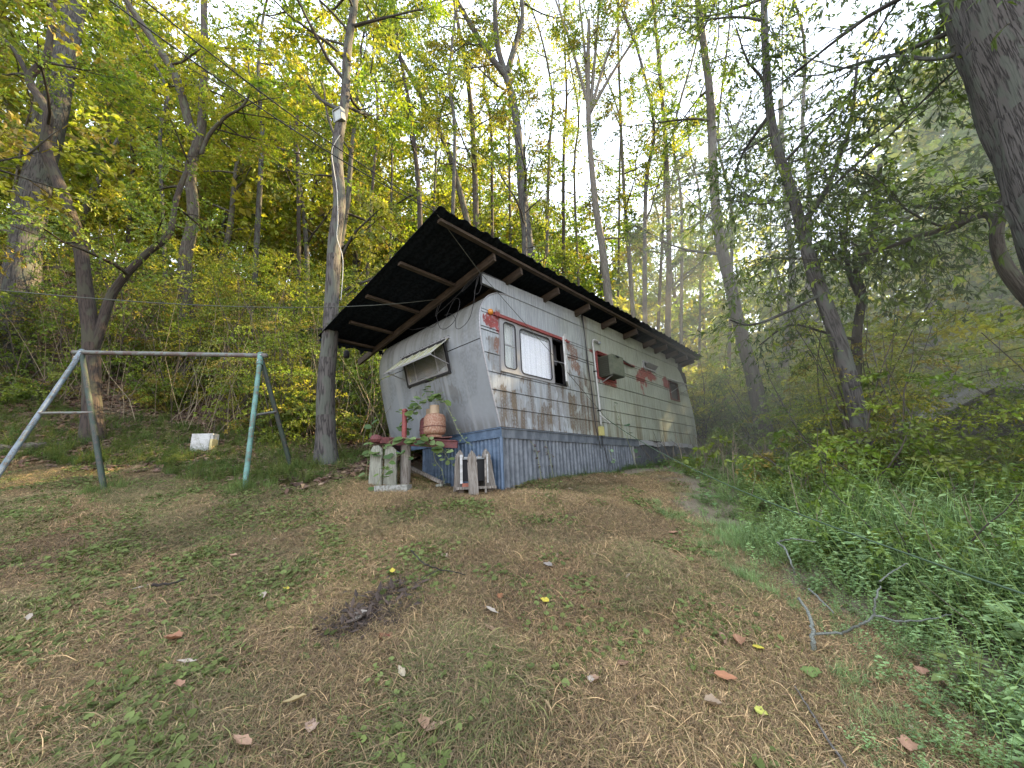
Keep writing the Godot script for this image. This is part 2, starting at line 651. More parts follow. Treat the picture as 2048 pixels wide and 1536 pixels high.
func main_trees() -> void:
	rng.seed = 21
	var z := hit(655, 935).z
	tree("tree", "straight grey-barked tree that carries the floodlight, left of the trailer roof", "", rooted(px_path(z, [[655, 935], [651, 800], [662, 640], [668, 500], [679, 400], [674, 300], [690, 200], [695, 100], [709, 0], [716, -160], [722, -380]])), .15, .06,
		{"single": true, "bark": "bark_grey", "limbs": 16, "from": .55, "length": 2.4, "set": YELLOW + GREEN, "kind": "near", "sprays": 4, "sides": 16, "per": 6},
		[[px_path(z, [[676, 290], [655, 230], [648, 180], [640, 160]], -.4), .03, .012]])
	tree("tree", "thick grey leaning tree at the left edge, behind the swing set", "", rooted(px_path(-8.5, [[25, 760], [30, 640], [75, 360], [112, 210], [145, 30], [165, -120], [190, -380]])), .36, .2,
		{"single": true, "bark": "bark_grey", "limbs": 14, "from": .6, "length": 3.2, "set": GREEN + YELLOW, "sides": 18, "per": 6})
	z = hit(188, 885).z
	tree("tree", "dark crooked tree with an elbow in its trunk behind the swing set", "", rooted(px_path(z, [[188, 885], [182, 690], [172, 590], [158, 480], [115, 360], [92, 300], [95, 225], [60, 165], [72, 138], [92, 118], [104, 40], [112, -60]])), .13, .05,
		{"single": true, "bark": "bark_dark", "limbs": 8, "from": .5, "length": 1.8, "sprays": 4, "set": GREEN, "kind": "small", "per": 5},
		[[px_path(z, [[186, 700], [203, 650], [228, 580], [290, 510], [338, 468], [352, 400], [372, 345]], -.3), .085, .045], [px_path(z, [[62, 168], [35, 110], [0, 70], [-30, 30]]), .05, .03]])
	tree("tree", "forked tree with a pale lower trunk and two dark stems behind the swing set", "", rooted(px_path(-9.5, [[378, 720], [372, 600], [371, 520], [386, 430], [381, 340], [402, 262], [405, 205], [410, 110], [408, 20], [412, -90], [420, -260]])), .2, .07,
		{"single": true, "bark": "bark_mid", "limbs": 22, "from": .3, "length": 2.8, "set": YELLOW, "per": 5},
		[[px_path(-9.5, [[400, 275], [380, 250], [362, 185], [345, 140], [305, 80], [255, 5], [220, -60]], .6), .13, .08], [px_path(-9.5, [[402, 310], [418, 270], [450, 235], [482, 215], [500, 182], [496, 125]], .5), .06, .02]])
	tree("tree", "tall grey tree forking in three above the middle of the trailer roof", "", rooted(px_path(-14.5, [[1068, 620], [1060, 520], [1048, 420], [1038, 290], [1028, 210], [1012, 152], [995, 90], [990, 0], [994, -130]])), .28, .1,
		{"single": true, "bark": "bark_grey", "limbs": 20, "from": .55, "length": 3.6, "set": YELLOW + OLIVE, "kind": "near", "per": 5, "size": 1.3},
		[[px_path(-14.5, [[1012, 152], [975, 105], [930, 30], [908, -10], [870, -90]], .6), .15, .08], [px_path(-14.5, [[1014, 148], [1030, 90], [1045, 30], [1042, -60], [1060, -200]], -.4), .16, .07]])
	tree("tree", "slender straight tree behind the high corner of the trailer roof", "", rooted(px_path(-16.5, [[952, 520], [952, 430], [945, 250], [931, 130], [908, 0], [890, -140]])), .19, .09,
		{"single": true, "bark": "bark_mid", "limbs": 16, "from": .4, "length": 3.4, "set": YELLOW + OLIVE, "size": 1.4})
	tree("tree", "slender tree leaning left over the low side of the trailer roof", "", rooted(px_path(-15.5, [[945, 500], [905, 330], [872, 250], [820, 150], [770, 60], [735, -20], [690, -140]])), .16, .08,
		{"single": true, "bark": "bark_mid", "limbs": 18, "from": .3, "length": 3.2, "set": YELLOW + GREEN, "size": 1.4})
	tree("tree", "dark thin tree leaning left between the floodlight tree and the roof corner", "", rooted(px_path(-13.5, [[840, 470], [838, 390], [830, 300], [815, 190], [795, 80], [780, -40]])), .12, .06,
		{"single": true, "bark": "bark_dark", "limbs": 14, "from": .3, "length": 2.8, "set": YELLOW + GREEN, "size": 1.2})
	var up := []
	for q in [[1148, 110, 1108, -10], [1168, 90, 1158, -10], [1192, 90, 1200, -10], [1215, 110, 1262, -10], [1238, 125, 1335, -15]]:
		up.append([px_path(-15.5, [[1180, 225], [q[0], q[1]], [q[2], q[3]], [q[2] * 2 - q[0], q[3] - 110]], rf(-.8, .8)), .09, .025])
	tree("tree", "tall pale tree with bare limbs fanning out against the open sky", "", rooted(px_path(-15.5, [[1222, 640], [1205, 500], [1190, 400], [1178, 260], [1176, 140], [1178, 40]])), .21, .09,
		{"single": true, "bark": "bark_pale", "limbs": 14, "from": .35, "length": 2.6, "set": OLIVE + GREEN, "size": 1.2, "sprays": 3, "per": 5}, up)
	tree("tree", "thin twin-looking tree just right of the fan-limbed tree behind the roof", "", rooted(px_path(-16.5, [[1268, 660], [1258, 500], [1248, 380], [1240, 200], [1236, 40], [1240, -100]])), .12, .05,
		{"single": true, "bark": "bark_mid", "limbs": 12, "from": .35, "length": 2.6, "set": OLIVE, "size": 1.2})
	tree("tree", "slim straight tree rising over the right third of the trailer roof", "", rooted(px_path(-17.5, [[1336, 690], [1338, 520], [1334, 330], [1318, 130], [1300, -60]])), .17, .08,
		{"single": true, "bark": "bark_mid", "limbs": 16, "from": .3, "length": 3.0, "set": GREEN + OLIVE, "size": 1.3})
	tree("tree", "dark leaning tree beyond the far end of the trailer", "", rooted(px_path(-10.6, [[1525, 850], [1508, 760], [1488, 690], [1462, 580], [1437, 460], [1426, 330], [1420, 190], [1404, 70], [1390, -60], [1380, -200], [1374, -420]])), .22, .08,
		{"single": true, "bark": "bark_mid", "limbs": 22, "from": .4, "length": 3.2, "set": DARK + GREEN, "kind": "near", "per": 5, "sprays": 4})
	z = hit(1738, 1000).z
	tree("tree", "speckled grey tree standing in the weeds on the right", "", rooted(px_path(z, [[1738, 1000], [1722, 860], [1692, 730], [1652, 610], [1625, 540], [1608, 480], [1588, 400], [1556, 300], [1540, 222], [1532, 120], [1528, 0], [1534, -120], [1550, -330], [1560, -620]])), .125, .04,
		{"single": true, "bark": "bark_grey", "limbs": 18, "from": .45, "length": 2.6, "sprays": 3, "set": DARK + GREEN, "kind": "long", "per": 5, "sides": 14},
		[[px_path(z, [[1600, 450], [1640, 400], [1665, 350], [1700, 250], [1715, 120]], .5), .05, .02], [px_path(z, [[1640, 590], [1560, 630], [1500, 650], [1460, 640]], .3), .03, .01]])
	tree("tree", "dark forked trunk close behind the speckled grey tree", "", rooted(px_path(-6.6, [[1716, 860], [1712, 760], [1714, 670], [1724, 590], [1712, 545], [1738, 500], [1752, 430], [1760, 330]])), .1, .04,
		{"single": true, "bark": "bark_dark", "limbs": 6, "from": .62, "length": 1.9, "sprays": 2, "set": DARK, "kind": "long", "per": 5},
		[[px_path(-6.6, [[1722, 600], [1700, 550], [1690, 480], [1700, 400]]), .05, .02], [px_path(-6.6, [[1712, 680], [1650, 665], [1580, 650], [1520, 690]], .3), .028, .01]])
	tree("tree", "huge furrowed trunk leaning in at the upper right corner", "", rooted(px_path(-3.5, [[2560, 1250], [2330, 800], [2170, 450], [2090, 260], [2000, 60], [1940, -90], [1880, -260]])), .52, .3,
		{"single": true, "bark": "bark_grey", "limbs": 12, "from": .66, "length": 2.8, "sprays": 2, "set": DARK, "kind": "long", "per": 7, "sides": 26, "toward": Vector3(-.6, -.1, -.6)},
		[[px_path(-3.5, [[1905, 110], [1860, 118], [1790, 112], [1740, 120]], -.9), .03, .01]])
	tree("tree", "bent tree at the right edge with a long bough reaching left", "", rooted(px_path(-4.7, [[2190, 760], [2100, 640], [2040, 575], [2006, 525], [1994, 470], [2010, 400], [2020, 330], [2030, 240]])), .11, .05,
		{"single": true, "bark": "bark_mid", "limbs": 10, "from": .4, "length": 1.9, "set": DARK + GREEN, "kind": "long", "per": 5, "toward": Vector3(-.4, 0, -.3)},
		[[px_path(-4.7, [[1996, 490], [1988, 445], [1965, 430], [1900, 455], [1830, 475], [1760, 500], [1690, 515], [1640, 522]], -.8), .06, .012]])
	tree("tree", "leaning trunk half hidden between the far trailer end and the speckled tree", "", rooted(px_path(-14.0, [[1552, 800], [1568, 720], [1580, 640], [1584, 520], [1570, 380], [1560, 200]])), .17, .08,
		{"single": true, "bark": "bark_dark", "limbs": 18, "from": .35, "length": 3.0, "set": GREEN + DARK, "kind": "near"})


func thin_trunks() -> void:      # slim stems that stripe the view over the trailer roof
	rng.seed = 29
	var tones := {"bark_mid": "brown", "bark_dark": "dark", "bark_grey": "grey"}
	var list := [[742, 300, -12.5], [782, 330, -17.0], [868, 300, -20.0], [902, 420, -12.8], [985, 400, -18.5], [1020, 300, -21.0], [1092, 480, -17.0], [1128, 500, -20.0], [1163, 560, -19.0], [1236, 560, -21.0], [1291, 620, -14.5], [1312, 640, -19.5], [1362, 660, -15.5], [1398, 660, -20.0], [1456, 690, -17.0], [1548, 690, -19.0], [1612, 640, -13.0], [598, 400, -13.5], [510, 420, -12.5], [330, 440, -12.0], [250, 460, -14.0]]
	for q in list:
		var top: float = q[0] + rf(-90, 60)
		var p := px_path(q[2], [[q[0], q[1] + 120.0], [q[0] + rf(-16, 16), q[1] * .62], [q[0] + rf(-22, 22), q[1] * .4], [lerpf(q[0], top, .5) + rf(-26, 26), q[1] * .12], [top, -80.0], [top + rf(-40, 40), -330.0]])
		var bark: String = tones.keys()[rng.randi() % 3]
		tree("tree", "thin %s stem rising %s" % [tones[bark], spot_words(q[0])], "slim stems over the trailer roof", rooted(p), rf(.06, .14), .03, {"bark": bark, "limbs": 15, "from": .28, "length": 2.5, "set": YELLOW + GREEN, "kind": "near", "sprays": 3, "sides": 8, "subs": 3})


func spot_words(px: float) -> String:
	for q in [[-200, "off the left edge"], [190, "behind the swing's left leg"], [420, "up behind the swing bar"], [640, "up left of the floodlight tree"], [800, "left of the roof corner"], [1060, "behind the roof's high corner"], [1330, "behind the roof's long edge"],
			[1520, "past the trailer's far end"], [1760, "behind the speckled tree"], [2048, "behind the dark shed"]]:
		if px < q[0]:
			return q[1]
	return "beyond the right edge"


func forest() -> void:     # the rest of the wood, thinner with distance
	rng.seed = 35
	var placed := []
	for t in get_children():
		if t.has_meta("category") and t.get_meta("category") == "tree":
			placed.append(Vector2(t.position.x, t.position.z))
	var made := 0
	for tries in 4000:
		if made >= 104:
			break
		var a := deg_to_rad(rf(-68, 66))
		var d := 9.0 + 36.0 * pow(rng.randf(), .8)
		if a > deg_to_rad(62):
			d = rf(9, 14)
		var q := Vector2(sin(a) * d, -cos(a) * d)
		var l := tb.inverse() * (Vector3(q.x, 0, q.y) - tc)
		if l.x > -3.5 and l.x < 9.5 and l.z > -4.6 and l.z < 4.5:
			continue
		if a < deg_to_rad(62) and d < 10.5:
			continue
		var ok := true
		for w in placed:
			if w.distance_to(q) < 1.5 + .05 * d:
				ok = false
				break
		if not ok:
			continue
		if a > deg_to_rad(40) and a < deg_to_rad(56) and d < 20:
			continue
		if a > deg_to_rad(33) and a < deg_to_rad(62) and rng.randf() < .45:
			continue
		placed.append(q)
		made += 1
		var foot := on(q.x, q.y)
		var h := rf(10, 17) if a < deg_to_rad(33) else rf(8, 12)
		var path := walk(foot, Vector3(rf(-.1, .1), 1, rf(-.1, .1)).normalized(), h, 7, .12, .11)
		var far := d > 17
		var c := cam_basis.inverse() * (foot + Vector3(0, 3, 0) - cam_pos)
		var px := 1024 + F * c.x / maxf(.1, -c.z)
		var set_: Array = YELLOW + OLIVE if px < 950 else OLIVE + GREEN if px < 1450 else GREEN + DARK
		if far and px > 1450:
			set_ = YELLOW + GREEN
		var bark: String = ["bark_grey", "bark_mid", "bark_dark", "bark_pale"][rng.randi() % 4]
		var tone: String = {"bark_grey": "grey", "bark_mid": "brown", "bark_dark": "dark", "bark_pale": "pale"}[bark]
		var r := rf(.09, .2)
		var gap := px > 1080 and px < 1420     # the canopy opens here
		tree("tree", "%s %s %s tree %s" % ["thin" if r < .13 else "stout" if r > .17 else "slim", tone, "distant" if far else "woodland", spot_words(px)], "trees of the wood behind the trailer", path, r, .04,
			{"bark": bark, "limbs": (9 if gap else 13) if a > deg_to_rad(-6) else 14, "from": .16, "length": h * .25, "set": set_, "kind": "far" if far else "near", "size": 1.25 if not far else 1.35, "sprays": 3, "sides": 8, "per": 2, "subs": 4})


func before_shed(x: float, y: float, z: float) -> bool:      # the gap through which the shed shows
	var c := cam_basis.inverse() * (Vector3(x, y, z) - cam_pos)
	if c.z > -.5:
		return false
	var px := 1024 - F * c.x / c.z
	var py := 768 + F * c.y / c.z
	return px > 1740 and px < 2085 and py > 690 and py < 885 and Vector2(x, z).length() < 13


func thicket() -> void:      # twigs and small leaves that fill the space under the trees; nobody could count them
	rng.seed = 41
	for band in [[-66, 3, 9.8, 19, .9, 3.8, 5200, "small", 1.0, YELLOW + GREEN], [-62, 4, 9.6, 15, .2, 1.6, 600, "small", .9, OLIVE + GREEN], [24, 64, 9.5, 22, .1, 3.2, 3300, "near", 1.0, YELLOW], [-70, 30, 20, 55, .5, 8, 3600, "far", 2.0, YELLOW + GREEN], [24, 80, 22, 60, 0, 6, 2600, "far", 2.2, YELLOW + GREEN], [50.5, 88, 28, 36, 2, 23, 4800, "far", 2.3, YELLOW + GREEN]]:
		var xf := []
		var cols := PackedColorArray()
		for i in band[6]:
			var a := deg_to_rad(rf(band[0], band[1]))
			var d := rf(band[2], band[3])
			var x := sin(a) * d
			var z := -cos(a) * d
			var l := tb.inverse() * (Vector3(x, 0, z) - tc)
			if (l.x > -1.9 and l.x < 8.7 and l.z > -4.3 and l.z < 3) or (x < lawn_edge(z) + 3.5 and z > lawn_back(x) - 2.2):
				continue
			var h: float = lerpf(band[4], band[5], rng.randf())
			if band[5] == 23:
				h += 2.0 - ground(x, z)
			if n2(x * 55, z * 55 + h * 40) < (.44 if band[5] != 23 else .3) or before_shed(x, ground(x, z) + h, z):
				continue
			var b := rf(0, TAU)
			put_spray(xf, cols, Vector3(x, ground(x, z) + h, z), Vector3(cos(b), rf(-.4, .5), sin(b)), band[8] * rf(.7, 1.3), band[9])
		var ks: Array = sprays[band[7]]
		many("thicket", ks[rng.randi() % ks.size()], xf, cols, M.leaf)


# ---------------------------------------------------------------- the trailer
const TX := Vector2(-.45, -.05)        # the part of the side that the painted picture covers
const TS := Vector2(1 / 8.3, 1 / 2.4)


func blot(x: float, y: float, cx: float, cy: float, rx: float, ry: float, rough := .5) -> float:
	var d := Vector2((x - cx) / rx, (y - cy) / ry).length()
	d += (n2(x * 260, y * 260) - .5) * rough * 2 + (n2(x * 1500, y * 300) - .5) * rough
	return smoothstep(1.0, .82, d)


func side_picture() -> ImageTexture:
	return picture(1328, 384, func(px: int, py: int) -> Color:
		var x := TX.x + px / 160.0
		var y := TX.y + (384 - py) / 160.0
		var c := Color(.46, .495, .52).lerp(Color(.46, .49, .40), smoothstep(1.3, 3.2, x + (n2(x * 90, y * 90) - .5)))
		c *= .86 + .22 * n2(x * 120, y * 60) + .08 * n2(x * 900, y * 500)
		# lichen and grime that ran down
		var run := n2(x * 620, y * 22) * .6 + n2(x * 170, y * 50) * .4
		var low := smoothstep(1.05, .1, y)
		c = c.lerp(Color(.27, .26, .17), .75 * smoothstep(.45, .8, run) * smoothstep(1.0, 3.0, x) * (.35 + .65 * low))
		# rust under the windows
		var rust := 0.0
		for q in [[.0, .95, .17, .62], [.12, .25, .40, .42], [.62, .72, .12, .5], [1.15, .65, .1, .35], [1.55, .45, .42, .55], [2.05, .5, .26, .75], [.85, .12, .7, .26]]:
			rust = maxf(rust, blot(x, y, q[0], q[1], q[2], q[3], .75) * (.35 + .65 * smoothstep(.36, .62, run)))
		var fine := n2(x * 2600, y * 150)
		var speck := n2(x * 1900, y * 1900)
		c = c.lerp(Color(.165, .125, .09), rust * .95 * (.25 + .75 * smoothstep(.25, .5, fine * .6 + speck * .4)))
		rust = maxf(smoothstep(.52, .75, run) * low * smoothstep(4.8, 2.2, x) * .7, smoothstep(.5, .75, run) * smoothstep(.5, .05, y) * .55)
		c = c.lerp(Color(.22, .17, .115), minf(1, rust * 1.25) * smoothstep(.2, .55, fine))
		c *= .82 + .30 * smoothstep(.25, .7, fine) * (.5 + .5 * speck)
		# older paint showing through
		rust = maxf(blot(x, y, 1.86, 1.45, .17, .2), maxf(blot(x, y, 1.93, 1.2, .15, .13), blot(x, y, .0, 1.2, .07, .14)))
		c = c.lerp(Color(.24, .115, .07), rust * .85 * smoothstep(.25, .5, fine * .5 + speck * .5))
		var red := maxf(blot(x, y, -.02, 1.52, .23, .15, .4), blot(x, y, .02, 1.5, .13, .17, .3))
		red = maxf(red, maxf(blot(x, y, 4.72, 1.56, .40, .13, .5), blot(x, y, 5.12, 1.56, .28, .12, .6)))
		red = maxf(red, maxf(blot(x, y, 4.55, 1.38, .22, .24, .5), blot(x, y, 5.95, 1.52, .2, .14, .5)))
		red = maxf(red, maxf(blot(x, y, 2.95, 1.62, .5, .05, .5), blot(x, y, 3.0, 1.08, .32, .07, .5)))
		red = maxf(red, blot(x, y, 2.63, 1.35, .05, .3, .3))
		c = c.lerp(Color(.33, .055, .05) * (.8 + .4 * n2(x * 700, y * 500)), red * .93 * smoothstep(.2, .5, speck + .15))
		if x > 2.3 and x < 2.5:
			c = c.lerp(Color(.20, .14, .10), .5 * smoothstep(.3, .6, run))
		return c)


func front_picture() -> ImageTexture:
	return picture(330, 264, func(px: int, py: int) -> Color:
		var z := px / 110.0
		var y := (264 - py) / 110.0
		var c := Color(.345, .375, .40).lerp(Color(.40, .415, .39), smoothstep(1.1, 1.9, y))
		c *= .88 + .16 * n2(z * 70, y * 70) + .07 * n2(z * 1100, y * 1100)
		var run := n2(z * 700, y * 12)
		c = c.lerp(Color(.20, .20, .17), .65 * smoothstep(.42, .75, run) * smoothstep(.6, 2.2, y))
		c *= 1.0 - .25 * smoothstep(.5, .62, n2(z * 160, y * 110 + 60)) * n2(z * 1500, y * 1500)
		c = c.lerp(Color(.16, .15, .13), .5 * blot(z, y, 1.75, .62, .5, .3, .7) * smoothstep(.3, .6, run))
		c = c.lerp(Color(.48, .5, .5), .35 * smoothstep(.62, .8, n2(z * 300 + 90, y * 9)))
		c = c.lerp(Color(.2, .19, .17), .6 * smoothstep(.25, .0, y) * smoothstep(.3, .7, run))
		return c)


const NOSE := [[.0, .0], [-.073, .25], [-.147, .50], [-.211, .75], [-.27, .99], [-.318, 1.22], [-.334, 1.395], [-.33, 1.55], [-.31, 1.66], [-.26, 1.77], [-.19, 1.86], [-.09, 1.94], [.04, 1.995], [.25, 2.03], [.6, 2.045]]


func outline() -> PackedVector2Array:
	var out := PackedVector2Array()
	for q in NOSE:
		out.append(Vector2(q[0], q[1]))
	for q in [[6.9, 2.10], [7.08, 1.97], [7.36, 1.61], [7.52, 1.25], [7.62, .9], [7.66, .55], [7.62, .2], [7.55, -.005]]:
		out.append(Vector2(q[0], q[1]))
	return out


func rect(x0: float, y0: float, x1: float, y1: float) -> PackedVector2Array:
	return PackedVector2Array([Vector2(x0, y0), Vector2(x1, y0), Vector2(x1, y1), Vector2(x0, y1)])


func trailer() -> void:
	var t := thing("travel_trailer", "old grey travel trailer with flaking red paint and rust-streaked side", "trailer", tc, tb)
	var skin := textured(side_picture(), .42)
	skin.texture_repeat = false
	skin.metallic = .15
	skin.albedo_color = Color(.71, .71, .71).linear_to_srgb()
	var holes := [rect(.03, .79, 1.6, 1.585), rect(2.68, 1.13, 3.32, 1.60), rect(6.15, 1.125, 6.68, 1.58)]
	var shape := outline()
	# panels between the beads, from the floor up
	var rows := [[.0, .253], [.261, .499], [.507, .746], [.754, 1.013], [1.021, 1.339], [1.346, 1.384], [1.391, 1.606], [1.616, 1.652], [1.662, 2.14]]
	var cuts := [[-.6, 2.213, 4.515, 6.955, 8.0], [-.6, 2.213, 4.515, 6.955, 8.0], [-.6, 2.213, 4.515, 6.955, 8.0], [-.6, 2.213, 4.515, 6.955, 8.0], [-.6, 2.213, 8.0], [-.6, 2.213, 8.0], [-.6, 2.213, 8.0], [-.6, 2.213, 8.0], [-.6, 2.213, 4.48, 8.0]]
	for r in rows.size():
		for k in cuts[r].size() - 1:
			var cell := rect(cuts[r][k] + .003, rows[r][0], cuts[r][k + 1] - .003, rows[r][1])
			for piece in Geometry2D.intersect_polygons(cell, shape):
				var left := [piece]
				for h in holes:
					var next := []
					for q in left:
						next.append_array(Geometry2D.clip_polygons(q, h))
					left = next
				for q in left:
					var g := G.new()
					g.uo = Vector2(TX.x, TX.y + 2.4)
					g.us = Vector2(TS.x, -TS.y)
					g.ext(q, -.004, .004 + rf(0, .0025))
					obj("side_panel", g.mesh(), skin, t)
	# raised beads along the joints
	for y in [.257, .503, .75, 1.017, 1.343, 1.389]:
		for piece in Geometry2D.intersect_polygons(rect(-.6, y + .003, 8, y + .016), shape):
			var left := [piece]
			for h in holes:
				var next := []
				for q in left:
					next.append_array(Geometry2D.clip_polygons(q, h))
				left = next
			for q in left:
				var g := G.new()
				g.uo = Vector2(TX.x, TX.y + 2.4)
				g.us = Vector2(TS.x, -TS.y)
				g.ext(q, .002, .017)
				obj("bead", g.mesh(), skin, t)
	# frame wall behind the skin, open at the windows
	var g := G.new()
	var xs := [-.3, .03, 1.6, 2.68, 3.32, 6.15, 6.68, 7.5]
	for i in 7:
		if i % 2 == 1:
			var h: PackedVector2Array = holes[i / 2]
			g.box(Vector3(xs[i], .0, -.06), Vector3(xs[i + 1], h[0].y, -.008))
			g.box(Vector3(xs[i], h[2].y, -.06), Vector3(xs[i + 1], 2.03, -.008))
		elif i == 0:
			g.ext(PackedVector2Array([Vector2(.01, .0), Vector2(.03, 0), Vector2(.03, 1.95), Vector2(-.1, 1.9), Vector2(-.31, 1.5), Vector2(-.25, .97), Vector2(-.13, .5)]), -.06, -.008)
		else:
			g.box(Vector3(xs[i], .0, -.06), Vector3(xs[i + 1], 2.03, -.008))
	g.box(Vector3(.02, -.06, -2.94), Vector3(7.5, -.004, -.002))
	g.box(Vector3(7.38, .0, -2.94), Vector3(7.5, 2.0, -.07))
	g.box(Vector3(.05, .0, -2.95), Vector3(7.4, 2.02, -2.89))
	g.box(Vector3(.3, 2.036, -2.93), Vector3(7.0, 2.09, -.012))
	obj("wall_frame", g.mesh(), M.inside, t)
	# front, bent to the profile
	var fs := textured(front_picture(), .4)
	fs.texture_repeat = false
	fs.metallic = .15
	fs.albedo_color = Color(.71, .71, .71).linear_to_srgb()
	for part in [[0, 1.207, -2.95, 0], [1.213, 2.2, -2.95, 0]]:
		g = G.new()
		var prof := []
		var low: float = part[0]
		for i in 60:
			var u := i / 59.0 * (NOSE.size() - 1)
			var j := mini(int(u), NOSE.size() - 2)
			var q := Vector2(NOSE[j][0], NOSE[j][1]).lerp(Vector2(NOSE[j + 1][0], NOSE[j + 1][1]), u - j)
			if q.y >= part[0] and q.y <= part[1]:
				if prof.is_empty() and q.y > low + .001:
					prof.append(Vector2(q.x, low))
				prof.append(q)
		if part[1] < 2:
			prof.append(Vector2(prof[prof.size() - 1].x, part[1]))
		for i in prof.size():
			for k in 25:
				var z := -2.95 + 2.944 * k / 24.0
				var edge := exp(-(2.95 + z) / .06) * .05
				g.p(Vector3(prof[i].x + edge - .004 + .004 * n2(z * 90, prof[i].y * 90), prof[i].y, z), Vector2((z + 2.95) / 3, 1 - prof[i].y / 2.4))
		for i in prof.size() - 1:
			for k in 24:
				var a := i * 25 + k
				g.quad(a, a + 1, a + 26, a + 25)
		obj("front_panel", g.mesh(true), fs, t)
	# corner moulding with its screws
	g = G.new()
	var edge := PackedVector3Array()
	for q in NOSE:
		edge.append(Vector3(q[0] - .004, q[1], .004))
	edge = spl(edge, 3)
	g.tube(edge, taper(edge.size(), .012, .012), 6)
	obj("corner_moulding", g.mesh(true), M.trim, t)
	g = G.new()
	for i in range(2, edge.size() - 6, 1):
		g.lathe([Vector2(.006, 0), Vector2(.004, .004), Vector2(0, .005)], 6, edge[i] + Vector3(-.012, 0, .004))
	tag(obj("moulding_screws", g.mesh(), M.gasket, t), "", "", "", "stuff")
	# sheet-metal strip above the side, under the rafters
	g = G.new()
	g.uo = Vector2(TX.x, TX.y + 2.4)
	g.us = Vector2(TS.x, -TS.y)
	g.ext(PackedVector2Array([Vector2(-.29, 2.05), Vector2(.37, 2.03), Vector2(2.2, 2.05), Vector2(2.2, 2.3), Vector2(-.27, 2.2)]), .012, .02)
	obj("upper_strip", g.mesh(), skin, t)
	g = G.new()
	g.uo = Vector2(TX.x, TX.y + 2.4)
	g.us = Vector2(TS.x, -TS.y)
	g.ext(PackedVector2Array([Vector2(2.21, 2.05), Vector2(4.6, 2.07), Vector2(4.6, 2.32), Vector2(2.21, 2.30)]), .010, .017)
	obj("upper_strip", g.mesh(), skin, t)
	g = G.new()
	g.uo = Vector2(TX.x, TX.y + 2.4)
	g.us = Vector2(TS.x, -TS.y)
	g.ext(PackedVector2Array([Vector2(4.605, 2.075), Vector2(6.95, 2.1), Vector2(6.95, 2.31), Vector2(4.605, 2.32)]), .012, .018)
	obj("upper_strip", g.mesh(), skin, t)
	# red drip rail with the marker lamp
	g = G.new()
	g.box(Vector3(-.06, 1.615, .014), Vector3(1.72, 1.665, .022))
	g.box(Vector3(-.02, 1.592, .022), Vector3(1.73, 1.606, .062))
	g.box(Vector3(-.02, 1.606, .054), Vector3(1.73, 1.62, .062))
	obj("drip_rail", g.mesh(), M.red_paint, t)
	var lamp := obj("marker_lamp", lathe_mesh([Vector2(.046, 0), Vector2(.046, .012), Vector2(.038, .032), Vector2(.02, .044), Vector2(0, .047)]), M.amber, t, Vector3(-.14, 1.64, .012))
	lamp.rotation_degrees.x = 90
	windows(t)
	# flat band along the foot of the body
	g = G.new()
	g.box(Vector3(-.012, -.155, .004), Vector3(4.0, -.012, .03))
	g.box(Vector3(-.014, -.03, .03), Vector3(4.0, -.014, .045))
	obj("foot_band", g.mesh(), M.blue_side, t)
	g = G.new()
	g.box(Vector3(-.04, -.15, -2.75), Vector3(-.012, -.012, .03))
	g.box(Vector3(-.055, -.03, -2.75), Vector3(-.04, -.014, .045))
	obj("foot_band", g.mesh(), M.blue, t)
	g = G.new()    # the rest of the band has come loose and hangs
	var prev := Vector3(4.0, -.07, .02)
	for i in 12:
		var x := 4.0 + 3.5 * (i + 1) / 12
		var q := Vector3(x, -.05 - .05 * sin(i * .9) * exp(-i * .2) + .012 * sin(i * 2.7), .03 + .04 * sin(i * 1.7))
		g.quad(g.p(prev + Vector3(0, -.06, .01)), g.p(q + Vector3(0, -.05 - .02 * sin(i * 3.1), .02)), g.p(q + Vector3(0, .05, 0)), g.p(prev + Vector3(0, .05, 0)))
		prev = q
	obj("loose_band", g.mesh(), M.trim, t)
	skirting()


func lathe_mesh(prof: Array, n := 20) -> ArrayMesh:
	var g := G.new()
	g.lathe(prof, n)
	return g.mesh(true)


func frame_of(o: PackedVector2Array, q: PackedVector2Array, z0: float, z1: float) -> ArrayMesh:
	var g := G.new()
	g.ring(o, q, z0, z1)
	return g.mesh()


func sheet(poly: PackedVector2Array, z0: float, z1: float) -> ArrayMesh:
	var g := G.new()
	g.ext(poly, z0, z1)
	return g.mesh()


func curtain(x0: float, y0: float, x1: float, y1: float, z: float, folds: float, depth := .012) -> ArrayMesh:
	var g := G.new()
	for j in 2:
		for i in 61:
			var u := i / 60.0
			g.p(Vector3(lerpf(x0, x1, u), y1 if j else y0, z + depth * sin(u * folds * TAU + j * .4) + depth * .5 * sin(u * folds * 2.3 * TAU)), Vector2(u, 1 - j))
	for i in 60:
		g.quad(i, i + 1, i + 62, i + 61)
	return g.mesh(true)


